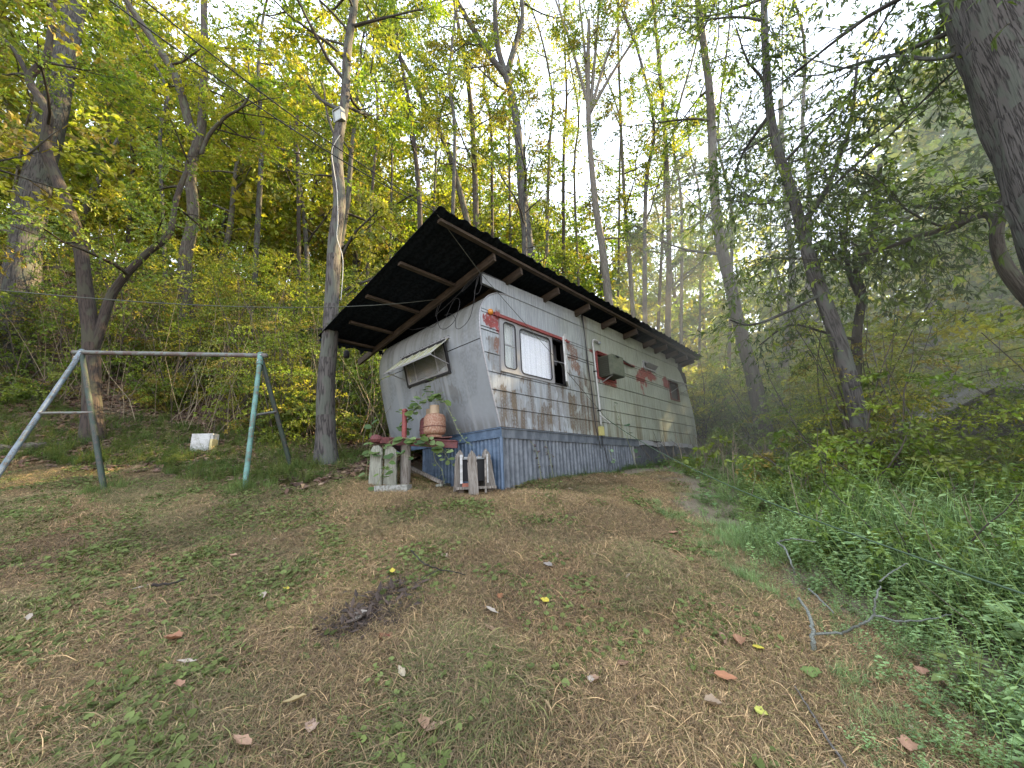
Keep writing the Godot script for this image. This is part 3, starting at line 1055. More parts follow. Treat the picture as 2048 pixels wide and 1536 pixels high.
func windows(t: Node3D) -> void:
	var lace := picture(256, 320, func(x: int, y: int) -> Color:
		var k := .93 + .08 * sin(x * .23) * sin(x * .071 + 1)
		var f := absf(ns.get_noise_2d(x * 7.0, y * 7.0)) + .6 * absf(ns.get_noise_2d(x * 17.0 + 40, y * 13.0))
		k -= .26 * smoothstep(.1, .5, f)
		return Color(.90, .92, .98) * minf(1, k * 1.1))
	var lace_m := textured(lace, .9)
	lace_m.backlight_enabled = true
	lace_m.backlight = Color(.3, .3, .3)
	# the wide window: narrow pane, large pane, open sash
	var w := thing_part("window", t)
	obj("frame", frame_of(rrect(.027, .785, .396, 1.59, .012), rrect(.098, .85, .352, 1.555, .06), .0, .034), M.trim, w)
	obj("gasket", frame_of(rrect(.092, .844, .358, 1.561, .066), rrect(.107, .859, .343, 1.546, .055), .030, .038), M.gasket, w)
	obj("pane", sheet(rrect(.105, .857, .345, 1.548, .057), .014, .017), M.glass, w)
	obj("curtain", curtain(.08, .83, .37, 1.575, -.06, 4), mat(Color(.42, .45, .42), .9), w)
	var g := G.new()
	g.box(Vector3(.10, 1.205, .0), Vector3(.35, 1.222, .022))
	g.box(Vector3(.335, .86, -.012), Vector3(.345, 1.54, .006))
	obj("meeting_rail", g.mesh(), M.trim, w)
	w = thing_part("window", t)
	obj("frame", frame_of(rrect(.40, .785, 1.262, 1.60, .012), rrect(.457, .825, 1.2, 1.548, .07), .0, .026), M.trim, w)
	obj("gasket", frame_of(rrect(.450, .818, 1.207, 1.555, .077), rrect(.468, .836, 1.189, 1.537, .062), .022, .032), M.gasket, w)
	obj("pane", sheet(rrect(.465, .833, 1.192, 1.54, .064), .010, .013), M.glass, w)
	obj("curtain", curtain(.43, .80, 1.22, 1.50, -.03, 7, .003), lace_m, w)
	w = thing_part("window", t)
	obj("frame", frame_of(rect(1.264, .785, 1.605, 1.59), rect(1.285, .81, 1.585, 1.565), .0, .02), M.gasket, w)
	obj("curtain", curtain(1.27, .80, 1.42, 1.57, -.09, 2), M.lavender, w)
	obj("blind", curtain(1.40, 1.2, 1.6, 1.58, -.15, 2), mat(Color(.05, .05, .055), .9), w)
	var sash := thing_part("sash", t)
	sash.position = Vector3(1.6, 0, .03)
	sash.rotation_degrees.y = 34
	obj("frame", frame_of(rect(-.32, .80, 0, 1.58), rect(-.285, .835, -.035, 1.545), -.014, .014), M.white, sash)
	obj("pane", sheet(rect(-.284, .836, -.036, 1.544), -.002, .002), M.glass, sash)
	g = G.new()
	g.box(Vector3(1.592, .79, .03), Vector3(1.618, 1.73, .06))
	obj("sash_post", g.mesh(), M.white, t)
	g = G.new()
	g.bar(Vector3(1.29, 1.19, .0), Vector3(1.5, 1.16, .09), .008, .008)
	g.bar(Vector3(1.5, 1.16, .09), Vector3(1.59, 1.17, .02), .008, .008)
	obj("sash_stay", g.mesh(), M.trim, t)
	# window round the air conditioner, its awning folded flat
	w = thing_part("window", t)
	obj("frame", frame_of(rect(2.645, 1.10, 3.355, 1.632), rect(2.69, 1.14, 3.31, 1.595), .0, .022), M.red_paint, w)
	obj("screen", sheet(rect(2.69, 1.14, 3.31, 1.595), -.055, -.05), M.mesh, w)
	g = G.new()
	g.bar(Vector3(2.66, 1.645, .035), Vector3(4.2, 1.622, .03), .05, .018)
	g.bar(Vector3(2.70, 1.61, .035), Vector3(4.2, 1.606, .03), .03, .01)
	obj("drip_rail", g.mesh(), M.red_paint, w)
	g = G.new()
	g.bar(Vector3(2.80, 1.50, .36), Vector3(4.15, 1.60, .04), .012, .022)
	obj("awning_arm", g.mesh(), M.gasket, w)
	# little hatch of bathroom glass
	w = thing_part("vent_window", t)
	obj("frame", frame_of(rrect(4.73, 1.68, 5.40, 1.88, .045), rrect(4.78, 1.72, 5.35, 1.84, .04), .0, .03), M.trim, w)
	obj("opening", sheet(rrect(4.78, 1.72, 5.35, 1.84, .04), .009, .011), M.gasket, w)
	g = G.new()
	g.box(Vector3(4.79, 0, 0), Vector3(5.34, .13, .006), Transform3D(Basis(Vector3.RIGHT, deg_to_rad(48)), Vector3(0, 1.725, .02)))
	obj("flap", g.mesh(), M.trim, w)
	# rear window under a bent awning
	w = thing_part("window", t)
	obj("frame", frame_of(rect(6.12, 1.10, 6.71, 1.60), rect(6.16, 1.135, 6.67, 1.575), .0, .03), M.rust_dark, w)
	obj("screen", sheet(rect(6.16, 1.135, 6.67, 1.575), -.03, -.025), M.mesh, w)
	var aw := thing_part("awning", t)
	g = G.new()
	for k in 6:
		var x0 := 6.1 + .11 * k
		g.box(Vector3(x0, -.004 * (k % 2), 0), Vector3(x0 + .108, .012 - .004 * (k % 2), .46), Transform3D(Basis(Vector3.RIGHT, deg_to_rad(28)), Vector3(0, 1.64, .02)))
	obj("awning_sheet", g.mesh(), M.white, aw)
	g = G.new()
	for x in [6.13, 6.68]:
		g = G.new()
		g.bar(Vector3(x, 1.28, .03), Vector3(x, 1.44, .38), .012, .012)
		obj("awning_arm", g.mesh(), M.trim, aw)
	# window in the front with its tilted awning
	w = thing_part("window", t)
	var fr := Basis(Vector3(0, 0, 1), Vector3(-.245, .97, 0).normalized(), Vector3(-.97, -.245, 0).normalized())
	w.transform = Transform3D(fr, Vector3(-.255, .885, 0))
	obj("frame", frame_of(rect(-1.94, .0, -.755, .52), rect(-1.905, .035, -.79, .485), -.01, .02), M.gasket, w)
	obj("inner_frame", frame_of(rect(-1.905, .035, -.79, .485), rect(-1.88, .06, -.815, .46), -.01, .012), M.trim, w)
	obj("pane", sheet(rect(-1.881, .059, -.814, .461), -.004, -.001), M.glass, w)
	g = G.new()
	for z in [-1.66, -1.06]:
		g = G.new()
		g.box(Vector3(z, .06, .0), Vector3(z + .016, .46, .012))
		obj("mullion", g.mesh(), M.trim, w)
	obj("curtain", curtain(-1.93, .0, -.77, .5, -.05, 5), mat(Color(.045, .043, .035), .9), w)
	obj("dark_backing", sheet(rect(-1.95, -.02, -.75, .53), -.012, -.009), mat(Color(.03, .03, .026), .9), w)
	aw = thing_part("awning", t)
	var hinge := Vector3(-.340, 1.39, 0)
	for k in 6:
		g = G.new()
		var a := -2.05 + 1.33 * k / 6.0
		var b := -2.05 + 1.33 * (k + 1) / 6.0
		var out := Vector3(-.31, -.29, 0)
		var lift := Vector3(.004, .010, 0)
		for q in [[Vector3.ZERO, lift]]:
			g.face(hinge + Vector3(0, 0, a + .002), hinge + Vector3(0, 0, b - .002), hinge + out + Vector3(0, 0, b - .002), hinge + out + Vector3(0, 0, a + .002))
			g.face(hinge + lift + Vector3(0, 0, b - .002), hinge + lift + Vector3(0, 0, a + .002), hinge + out + lift + Vector3(0, 0, a + .002), hinge + out + lift + Vector3(0, 0, b - .002))
		g.bar(hinge + Vector3(0, .014, b), hinge + out + Vector3(0, .014, b), .012, .014)
		obj("awning_slat", g.mesh(), M.awning, aw)
	g = G.new()
	g.bar(hinge + Vector3(-.006, .02, -2.08), hinge + Vector3(-.006, .02, -.68), .03, .03)
	g.bar(hinge + Vector3(-.31, -.30, -2.06), hinge + Vector3(-.31, -.30, -.71), .014, .02)
	obj("hinge_rail", g.mesh(), M.trim, aw)
	g = G.new()
	for k in 15:
		g.lathe([Vector2(.008, 0), Vector2(.008, .02), Vector2(0, .024)], 6, hinge + Vector3(-.012, .03, -2.06 + 1.36 * k / 14.0))
	tag(obj("screws", g.mesh(), M.gasket, aw), "", "", "", "stuff")
	g = G.new()
	for z in [-2.0, -.76]:
		g = G.new()
		g.bar(Vector3(-.29, 1.02, z), hinge + Vector3(-.30, -.285, z), .01, .01)
		obj("awning_arm", g.mesh(), M.trim, aw)


func thing_part(called: String, parent: Node3D) -> Node3D:
	var o := Node3D.new()
	o.name = called
	parent.add_child(o, true)
	return o


func corrugated(a: Vector3, b: Vector3, top: float, foot: Callable, pitch: float, amp: float, out: Vector3) -> ArrayMesh:
	var g := G.new()
	var l := a.distance_to(b)
	var n := int(l / pitch) * 6
	for i in n + 1:
		var u := float(i) / n
		var q := a.lerp(b, u)
		var ph := fposmod(u * l / pitch, 1.0)
		var k := smoothstep(.0, .22, ph) - smoothstep(.4, .62, ph)
		var d := out * (amp * k + .004 * sin(u * 9))
		g.p(Vector3(q.x, foot.call(q), q.z) + d, Vector2(u * l * .7, 1.0))
		g.p(Vector3(q.x, top, q.z) + d, Vector2(u * l * .7, 0))
	for i in n:
		g.quad(i * 2, i * 2 + 2, i * 2 + 3, i * 2 + 1)
	return g.mesh()


func skirting() -> void:
	var t := thing("skirting", "corrugated blue metal skirting under the trailer body, ending in a dark slab", "skirting", L(0, -.8, 0), tb)
	var foot := func(q: Vector3) -> float:
		var w := L(q.x, q.y, q.z)
		return ground(w.x, w.z) - tc.y - .06
	var dn := Vector3(0, .8, 0)
	for k in 4:
		obj("corrugated_sheet", corrugated(Vector3(.0 + .93 * k, 0, .0), Vector3(.93 * (k + 1) + .02, 0, .001 * (k % 2)), -.13, foot, .093, .017, Vector3(0, 0, 1)), M.blue_side, t, dn)
	for k in [1, 2]:
		obj("corrugated_sheet", corrugated(Vector3(-.005, 0, -2.79 + .93 * k), Vector3(-.005, 0, -2.79 + .93 * (k + 1)), -.13, foot, .085, .016, Vector3(-1, 0, 0)), M.blue, t, dn)
	var g := G.new()
	g.tube(PackedVector3Array([Vector3(-.012, -.98, .012), Vector3(-.012, -.14, .012)]), PackedFloat32Array([.026, .026]), 8)
	obj("corner_post", g.mesh(true), M.blue, t, dn)
	g = G.new()
	g.ext(PackedVector2Array([Vector2(3.74, -.95), Vector2(7.3, -.65), Vector2(7.3, -.05), Vector2(3.74, -.09)]), -.02, .012)
	tag(obj("dark_slab", g.mesh(), M.slab, t, dn), "plain dark grey panel at the far end of the skirting")
	g = G.new()
	g.box(Vector3(3.70, -.9, .012), Vector3(3.76, -.11, .024))
	obj("end_strip", g.mesh(), M.trim, t, dn)


# ---------------------------------------------------------------- roof over the trailer
func roof_y(z: float) -> float:
	return 2.355 + .13 * (z - .336)


func roof() -> void:
	var t := thing("lean_to_roof", "black lean-to roof on timber rafters over the trailer", "roof", L(0, 2.3, 0), tb)
	var dn := Vector3(0, -2.3, 0)
	rng.seed = 5
	# rafters with the high ends showing under the eave
	for x in [-.33, .22, 1.13, 2.05, 2.99, 3.91, 4.86, 5.5, 6.18, 6.82, 7.35]:
		var g := G.new()
		var z0 := -3.75 if x < 0 else -3.3
		g.bar(Vector3(x, roof_y(z0) - .06, z0), Vector3(x, roof_y(.336) - .06, .336), .045, .12)
		obj("rafter", g.mesh(), M.wood, t, dn)
	# battens along the slope's front overhang
	for z in [.36, -.55, -1.5, -2.35, -3.05]:
		var g := G.new()
		var x0 := -1.28 if z > -2.2 else -1.15
		g.bar(Vector3(x0, roof_y(z) + .02 - (.05 if z < .3 else 0.0), z), Vector3(7.6 if z > 0 else -.355, roof_y(z) + .02 - (.05 if z < .3 else 0.0), z), .07, .04)
		obj("batten", g.mesh(), M.wood, t, dn)
	# overlapping sheets, corrugated along the eave
	for k in 10:
		var x0 := -1.38 + .905 * k
		var x1 := x0 + .93
		var g := G.new()
		var zs := []
		for j in 13:
			zs.append(lerpf(.50, -3.3 + rf(-.08, .05), j / 12.0))
		var lift := .004 * (k % 2) + rf(0, .012)
		for layer in 2:
			for i in 25:
				var u := i / 24.0
				var end := -3.05 - .1 * absf(sin(u * 9 + k * 2)) - .08 * n2(u * 300, k * 70)
				for j in 13:
					var z: float = lerpf(.50 + .012 * sin(u * 17 + k), end, j / 12.0)
					var sag := -.03 * sin(PI * j / 12.0) * (1.0 if k == 0 else .3) - (.05 * pow(1 - u, 2) * (j / 12.0) if k == 0 else 0.0)
					if j > 9 and k < 2:
						sag -= .05 * (j - 9) / 3.0 * n2(u * 400, 5)
					var wave := .014 * sin(u * .93 / .18 * TAU) + lift
					g.p(Vector3(lerpf(x0, x1, u), roof_y(z) + .052 + sag + wave + (.008 if layer == 0 else -.004), z), Vector2(u, j / 4.0))
		for i in 24:
			for j in 12:
				var a := i * 13 + j
				g.quad(a, a + 13, a + 14, a + 1)
				a += 325
				g.quad(a, a + 1, a + 14, a + 13)
		for i in 24:
			var a := i * 13
			g.quad(a, a + 325, a + 338, a + 13)
			a += 12
			g.quad(a, a + 13, a + 338, a + 325)
		for j in 12:
			g.quad(j, j + 1, j + 326, j + 325)
			g.quad(312 + j, 312 + j + 325, 312 + j + 326, 312 + j + 1)
		obj("roofing_sheet", g.mesh(true), M.tar, t, dn)
	# the felt's torn low edge, sagging at the corner
	var g := G.new()
	var pts := PackedVector3Array()
	for i in 9:
		pts.append(Vector3(-1.3 + .12 * i, roof_y(-3.15) - .02 - .03 * absf(sin(i * 1.9)), -3.16 - .02 * sin(i * 2.3)))
	g.tube(spl(pts, 3), taper(25, .06, .035), 7, .3)
	obj("rolled_edge", g.mesh(true), M.tar, t, dn)
	g = G.new()
	for i in 14:
		var o := Vector3(-1.25 + .11 * i, roof_y(-3.1) - .03, -3.12 + rf(-.06, .04))
		var s := rf(.04, .12)
		g.quad(g.p(o), g.p(o + Vector3(.10, 0, .01)), g.p(o + Vector3(.07, -s, rf(-.03, .03))), g.p(o + Vector3(.03, -s * 1.2, rf(-.03, .03))))
	obj("torn_felt", g.mesh(), M.tar, t, dn)
	g = G.new()
	g.ext(rect(-.28, 2.04, 7.3, 2.25), -.02, -.005)
	obj("plate", g.mesh(), M.slab, t, dn)
	for x in [1.2, 6.5]:
		g = G.new()
		g.box(Vector3(x, -1.2, -3.2), Vector3(x + .09, roof_y(-3.2) - .1, -3.11))
		obj("post", g.mesh(), M.wood, t, dn)
	# moss on the low corner
	var xf := []
	var cols := PackedColorArray()
	for i in 130:
		var z := rf(-3.1, -2.2)
		var x := -1.37 + absf(rng.randfn(0, .12))
		put_spray(xf, cols, Vector3(x, roof_y(z) + .07, z) + dn, rv(), rf(.06, .13), [Color(.07, .075, .03), Color(.05, .045, .025)])
	many("moss", sprays.small[0], xf, cols, M.herb, t)
	var lamp := thing("hanging_lamp", "small dark bell-shaped lamp hanging under the roof's low corner", "lamp", L(-.78, 1.72, -3.3), tb)
	obj("lamp_bowl", lathe_mesh([Vector2(0, .09), Vector2(.03, .09), Vector2(.05, .06), Vector2(.055, -.02), Vector2(.045, -.06), Vector2(0, -.065)]), M.black, lamp)
	g = G.new()
	g.tube(PackedVector3Array([Vector3(0, .08, 0), Vector3(.01, .14, .0), Vector3(0, .2, .01)]), taper(3, .006, .006), 5)
	obj("hook", g.mesh(true), M.wire, lamp)


# ---------------------------------------------------------------- what is fixed to or leans on the trailer
func air_conditioner() -> void:
	var t := thing("air_conditioner", "olive green window air conditioner jutting from the trailer's second window", "air conditioner", L(2.98, 1.14, 0), tb)
	var x0 := -.25
	var x1 := .18
	var g := G.new()
	g.ext(rrect(x0, .01, x1, .40, .012, 2), .30, .315)
	g.box(Vector3(x0 + .004, .388, -.02), Vector3(x1 - .004, .398, .30))
	g.box(Vector3(x1 - .012, .012, -.02), Vector3(x1 - .002, .388, .30))
	g.box(Vector3(x0 + .002, .012, .23), Vector3(x0 + .012, .388, .30))
	obj("casing", g.mesh(), M.olive, t)
	for k in 9:
		g = G.new()
		g.box(Vector3(x0, .03 + .04 * k, -.02), Vector3(x0 + .01, 0.048 + .04 * k, .23), Transform3D(Basis(), Vector3(.002 * (k % 2), 0, 0)))
		obj("louvre", g.mesh(), M.olive_dark, t)
	g = G.new()
	g.box(Vector3(x0 + .02, .014, -.02), Vector3(x1 - .014, .386, .295))
	obj("coil_block", g.mesh(), M.olive_dark, t)
	g = G.new()
	g.box(Vector3(x0 + .002, -.004, -.02), Vector3(x1 - .002, .012, .305))
	obj("base_pan", g.mesh(), M.olive_dark, t)
	g = G.new()
	g.bar(Vector3(x0 + .05, -.1, .02), Vector3(x0 + .05, .0, .26), .02, .012)
	obj("support_bracket", g.mesh(), M.trim, t)


func fixtures() -> void:
	var t := thing("conduit", "pale conduit pipe with a hooked top running down the trailer side", "pipe", L(2.53, 0, .02), tb)
	var g := G.new()
	g.tube(spl(PackedVector3Array([Vector3(.22, 1.845, .03), Vector3(.12, 1.86, .03), Vector3(.03, 1.84, .03), Vector3(-.012, 1.77, .03), Vector3(-.005, 1.6, .03), Vector3(.0, 1.17, .03), Vector3(.01, .6, .03), Vector3(.0, .2, .03)]), 4), taper(29, .017, .017), 8)
	obj("pipe", g.mesh(true), M.white, t)
	g = G.new()
	g.lathe([Vector2(.025, -.02), Vector2(.04, .0), Vector2(.03, .03), Vector2(0, .035)], 10, Vector3(.24, 1.83, .03))
	obj("weather_head", g.mesh(true), M.lamp_grey, t)
	for y in [.45, 1.2]:
		g = G.new()
		g.box(Vector3(-.03, y, .0), Vector3(.03, y + .02, .05))
		obj("clamp", g.mesh(), M.gasket, t)
	g = G.new()
	g.box(Vector3(-.06, .0, .0), Vector3(.045, .16, .06))
	obj("junction_box", g.mesh(), mat(Color(.42, .38, .14), .6), t)
	g = G.new()
	g.tube(spl(PackedVector3Array([Vector3(.0, .0, .03), Vector3(-.02, -.15, .04), Vector3(.03, -.3, .05), Vector3(.06, -.5, .06), Vector3(.05, -.8, .07)]), 4), taper(17, .008, .008), 5)
	obj("lead", g.mesh(true), M.wire, t)
	var c := thing("cable", "pair of black cables hanging down the trailer side beside the conduit", "cable", L(2.3, 0, .02), tb)
	g = G.new()
	for k in 2:
		g.tube(spl(PackedVector3Array([Vector3(-.05 - .03 * k, 2.28, .03), Vector3(-.04, 1.9, .03), Vector3(.0 - .02 * k, 1.3, .025), Vector3(.02 + .01 * k, .8, .03), Vector3(.04, .2, .03), Vector3(.10, -.1, .04), Vector3(.12, -.25, .05)]), 4), taper(25, .0085, .0085), 5)
	obj("strand", g.mesh(true), M.wire, c)


func tongue() -> void:
	# the hitch frame, the jack and two gas bottles
	var t := thing("hitch_frame", "rusty red steel hitch frame sticking out of the trailer front", "trailer hitch", L(-.5, -.2, -1.2), tb)
	var o := -Vector3(-.5, -.2, -1.2)
	var g := G.new()
	g.bar(Vector3(-.86, -.10, -1.42) + o, Vector3(-.27, -.20, -.60) + o, .05, .10)
	g.bar(Vector3(-.87, -.052, -1.42) + o, Vector3(-.27, -.148, -.60) + o, .10, .012)
	obj("frame_arm", g.mesh(), M.rust_red, t)
	g = G.new()
	g.bar(Vector3(-.86, -.10, -1.45) + o, Vector3(-.05, -.16, -2.3) + o, .05, .10)
	obj("frame_arm", g.mesh(), M.rust_red, t)
	g = G.new()
	g.bar(Vector3(-1.03, -.09, -1.43) + o, Vector3(-.8, -.09, -1.43) + o, .13, .09)
	g.lathe([Vector2(0, -.06), Vector2(.06, -.05), Vector2(.085, -.01), Vector2(.07, .04), Vector2(.03, .06), Vector2(0, .062)], 14, Vector3(-1.06, -.07, -1.43) + o)
	obj("coupler", g.mesh(), M.rust_red, t)
	g = G.new()
	g.ext(PackedVector2Array([Vector2(-.80, -1.40), Vector2(-.30, -.68), Vector2(-.06, -1.2), Vector2(-.5, -1.75)]), 0, .014)
	var plate := obj("tray_plate", g.mesh(), M.rust_dark, t, o + Vector3(0, -.075, 0))
	plate.rotation_degrees.x = 90
	var j := thing("jack_post", "red painted hitch jack post standing left of the gas bottles", "jack", L(-.66, -.1, -1.36), tb)
	obj("tube", lathe_mesh([Vector2(0, .0), Vector2(.036, .0), Vector2(.036, .44), Vector2(.042, .44), Vector2(.042, .475), Vector2(.02, .49), Vector2(0, .49)], 14), M.red_paint, j)
	g = G.new()
	g.tube(PackedVector3Array([Vector3(.03, .47, 0), Vector3(.06, .43, .06), Vector3(.06, .41, .16)]), taper(3, .009, .009), 6)
	obj("crank", g.mesh(true), M.rust_dark, j)
	for k in 2:
		var b := thing("gas_bottle", ["copper-coloured rusty gas bottle with a tall neck on the hitch frame", "dull red gas bottle half hidden behind the jack post"][k], "gas bottle", L([-.42, -.30][k], -.075, [-.93, -1.22][k]), tb.rotated(Vector3.UP, k * 1.1), "gas bottles on the trailer hitch")
		var m: Material = [M.rust, M.rust_red][k]
		obj("bottle_body", lathe_mesh([Vector2(0, .03), Vector2(.11, .033), Vector2(.148, .055), Vector2(.159, .095), Vector2(.158, .165), Vector2(.161, .172), Vector2(.161, .19), Vector2(.157, .197), Vector2(.158, .26), Vector2(.152, .30), Vector2(.13, .33), Vector2(.07, .35), Vector2(0, .356)], 28), m, b)
		obj("foot_ring", lathe_mesh([Vector2(.098, .0), Vector2(.105, .0), Vector2(.11, .05), Vector2(.10, .05), Vector2(.098, .0)], 24), m, b)
		obj("weld_band", lathe_mesh([Vector2(.158, .145), Vector2(.166, .148), Vector2(.166, .157), Vector2(.158, .16)], 28), M.rust_dark, b)
		g = G.new()
		for i in 13:     # the collar that shields the valve, open at one side
			var a := 1.2 + TAU * .5 * i / 12.0
			g.p(Vector3(cos(a) * .075, .335, sin(a) * .075))
			g.p(Vector3(cos(a) * .075, .47, sin(a) * .075))
		for i in 12:
			g.quad(i * 2, i * 2 + 1, i * 2 + 3, i * 2 + 2)
		obj("collar", g.mesh(), M.pale_rust, b)
		obj("valve", lathe_mesh([Vector2(0, .35), Vector2(.018, .35), Vector2(.018, .41), Vector2(.032, .415), Vector2(.032, .435), Vector2(0, .44)], 10), M.trim, b)
	g = G.new()
	g.tube(spl(PackedVector3Array([L(-.38, .33, -1.0), L(-.33, .42, -1.05), L(-.30, .40, -1.15), L(-.26, .3, -1.25)]), 4), taper(13, .008, .008), 6)
	tag(obj("gas_hose", g.mesh(true), M.wire), "black hose between the two gas bottles", "hose")


func picket(h: float, w: float) -> PackedVector2Array:
	return PackedVector2Array([Vector2(-w / 2, 0), Vector2(w / 2, 0), Vector2(w / 2, h * .72), Vector2(w * .40, h * .76), Vector2(w * .52, h * .81), Vector2(w * .36, h * .91), Vector2(.0, h), Vector2(-w * .38, h * .90), Vector2(-w * .52, h * .81), Vector2(-w * .42, h * .76), Vector2(-w / 2, h * .72)])


func junk() -> void:
	# old fence pickets round a tub, at the corner of the skirting
	var names := ["weathered fence picket leaning in front of the white-rimmed tub, leftmost", "pointed fence picket standing before the middle of the tub", "fence picket turned edge-on right of the tub", "greenish fence picket leaning on the skirting corner", "short picket tip showing behind the tub"]
	var spots := [[916, 985, .56, .115, 22, -3, 0], [948, 992, .58, .12, 4, 2, 0], [973, 985, .57, .10, 84, -3, .05], [989, 974, .57, .12, 12, 8, 0], [958, 952, .5, .1, 20, 2, 0]]
	for k in spots.size():
		var s: Array = spots[k]
		var w := hit(s[0], s[1]) if k < 4 else L(-.08, 0, -.34)
		if k == 3:
			w = L(-.10, 0, -.10)
		var t := thing("fence_picket", names[k], "picket", on(w.x, w.z) + Vector3(0, -.02, 0), Basis(Vector3.UP, deg_to_rad(s[4])) * Basis(Vector3.BACK, deg_to_rad(s[5])), "old pickets round the tub")
		var g := G.new()
		g.us = Vector2(3, 1)
		g.ext(picket(s[2], s[3]), -.011, .011)
		obj("board", g.mesh(), M.grey_wood, t)
	var w := L(-.26, 0, -.27)
	var q := on(w.x, w.z)
	var t := thing("planter_tub", "black tub in a white-rimmed square stand among the pickets", "tub", q + Vector3(0, .1, 0), Basis(Vector3.UP, deg_to_rad(8)) * .82)
	var g := G.new()
	for s in [[-.2, -.2], [.2, -.2], [.2, .2], [-.2, .2]]:
		g.box(Vector3(s[0] - .02, .0, s[1] - .02), Vector3(s[0] + .02, .44, s[1] + .02))
	g.box(Vector3(-.222, .4, -.222), Vector3(-.17, .432, .222))
	g.box(Vector3(.17, .4, -.222), Vector3(.222, .432, .222))
	g.box(Vector3(-.17, .4, -.222), Vector3(.17, .428, -.18))
	obj("white_frame", g.mesh(), M.white, t)
	g = G.new()
	g.box(Vector3(-.178, .03, -.178), Vector3(.178, .05, .178))
	g.box(Vector3(-.178, .05, .16), Vector3(.178, .37, .178))
	g.box(Vector3(-.178, .05, -.178), Vector3(.178, .37, -.16))
	g.box(Vector3(-.178, .05, -.16), Vector3(-.16, .37, .16))
	g.box(Vector3(.16, .05, -.16), Vector3(.178, .37, .16))
	obj("black_tub", g.mesh(), M.black, t)
	g = G.new()
	g.box(Vector3(-.22, .366, .165), Vector3(.22, .382, .2))
	obj("rim", g.mesh(), M.lamp_grey, t)
	var p := thing("pallet", "low rotten timber base under the tub, with a brick-red block", "base", q, Basis(Vector3.UP, deg_to_rad(10)) * .8)
	for k in 3:
		g = G.new()
		g.box(Vector3(-.3, .035, -.27 + .2 * k), Vector3(.34, .075, -.12 + .2 * k))
		obj("plank", g.mesh(), M.grey_wood, p)
	g = G.new()
	g.box(Vector3(-.2, .076, .16), Vector3(.0, .13, .26))
	obj("brick", g.mesh(), M.brick, p)
	g = G.new()
	g.box(Vector3(-.26, -.08, -.25), Vector3(-.18, .034, .25))
	g.box(Vector3(.2, -.08, -.25), Vector3(.28, .034, .25))
	obj("bearer", g.mesh(), M.wood, p)
	# broad planks and a post propping the hitch
	var prop := on(L(-1.02, 0, -1.30).x, L(-1.02, 0, -1.30).z)
	t = thing("plank_stack", "two broad pale weathered planks standing on end under the hitch coupler", "planks", prop, tb.rotated(Vector3.UP, deg_to_rad(-52)))
	for k in 2:
		g = G.new()
		var x := -.18 + .19 * k
		g.us = Vector2(2, 1)
		g.ext(PackedVector2Array([Vector2(x, -.05), Vector2(x + .185, -.05), Vector2(x + .17, .50 - .03 * k), Vector2(x + .12, .55 - .03 * k), Vector2(x + .05, .545), Vector2(x + .015, .49)]), -.02 - .04 * k, .02 - .04 * k)
		obj("plank", g.mesh(), M.pale_wood, t)
	prop = on(L(-.72, 0, -1.2).x, L(-.72, 0, -1.2).z)
	g = G.new()
	g.lathe([Vector2(.075, -.05), Vector2(.07, .52), Vector2(0, .52)], 14)
	tag(obj("timber_post", g.mesh(true), M.grey_wood, self, prop), "short round timber post propping the hitch frame", "post")
	prop = on(L(-1.0, 0, -1.0).x, L(-1.0, 0, -1.0).z)
	g = G.new()
	g.box(Vector3(-.22, -.06, -.12), Vector3(.2, .07, .12), Transform3D(tb.rotated(Vector3.UP, -.8), Vector3.ZERO))
	tag(obj("concrete_block", g.mesh(), M.stone, self, prop), "low mossy concrete block on the ground beneath the hitch", "block")
	var a := hit(808, 950)
	var b := hit(885, 972)
	g = G.new()
	g.bar(Vector3.ZERO, b - a + Vector3(0, -.12, 0), .05, .04)
	tag(obj("timber_offcut", g.mesh(), M.grey_wood, self, a + Vector3(0, .16, 0)), "grey timber offcut slanting from the block to the ground", "plank")
	a = hit(878, 974)
	b = hit(915, 968)
	g = G.new()
	g.bar(Vector3.ZERO, b - a, .09, .03)
	tag(obj("broken_board", g.mesh(), M.pale_wood, self, a + Vector3(0, .02, 0)), "broken pale board lying left of the leftmost picket", "plank")
	a = hit(1020, 990)
	b = hit(1116, 993)
	g = G.new()
	g.tube(PackedVector3Array([Vector3(0, .02, 0), (b - a) * .6 + Vector3(0, .035, 0), b - a + Vector3(0, .03, 0)]), taper(3, .011, .008), 6)
	tag(obj("bare_stick", g.mesh(true), mat(Color(.42, .35, .22), .8), self, a), "straight peeled stick lying in front of the skirting corner", "stick")


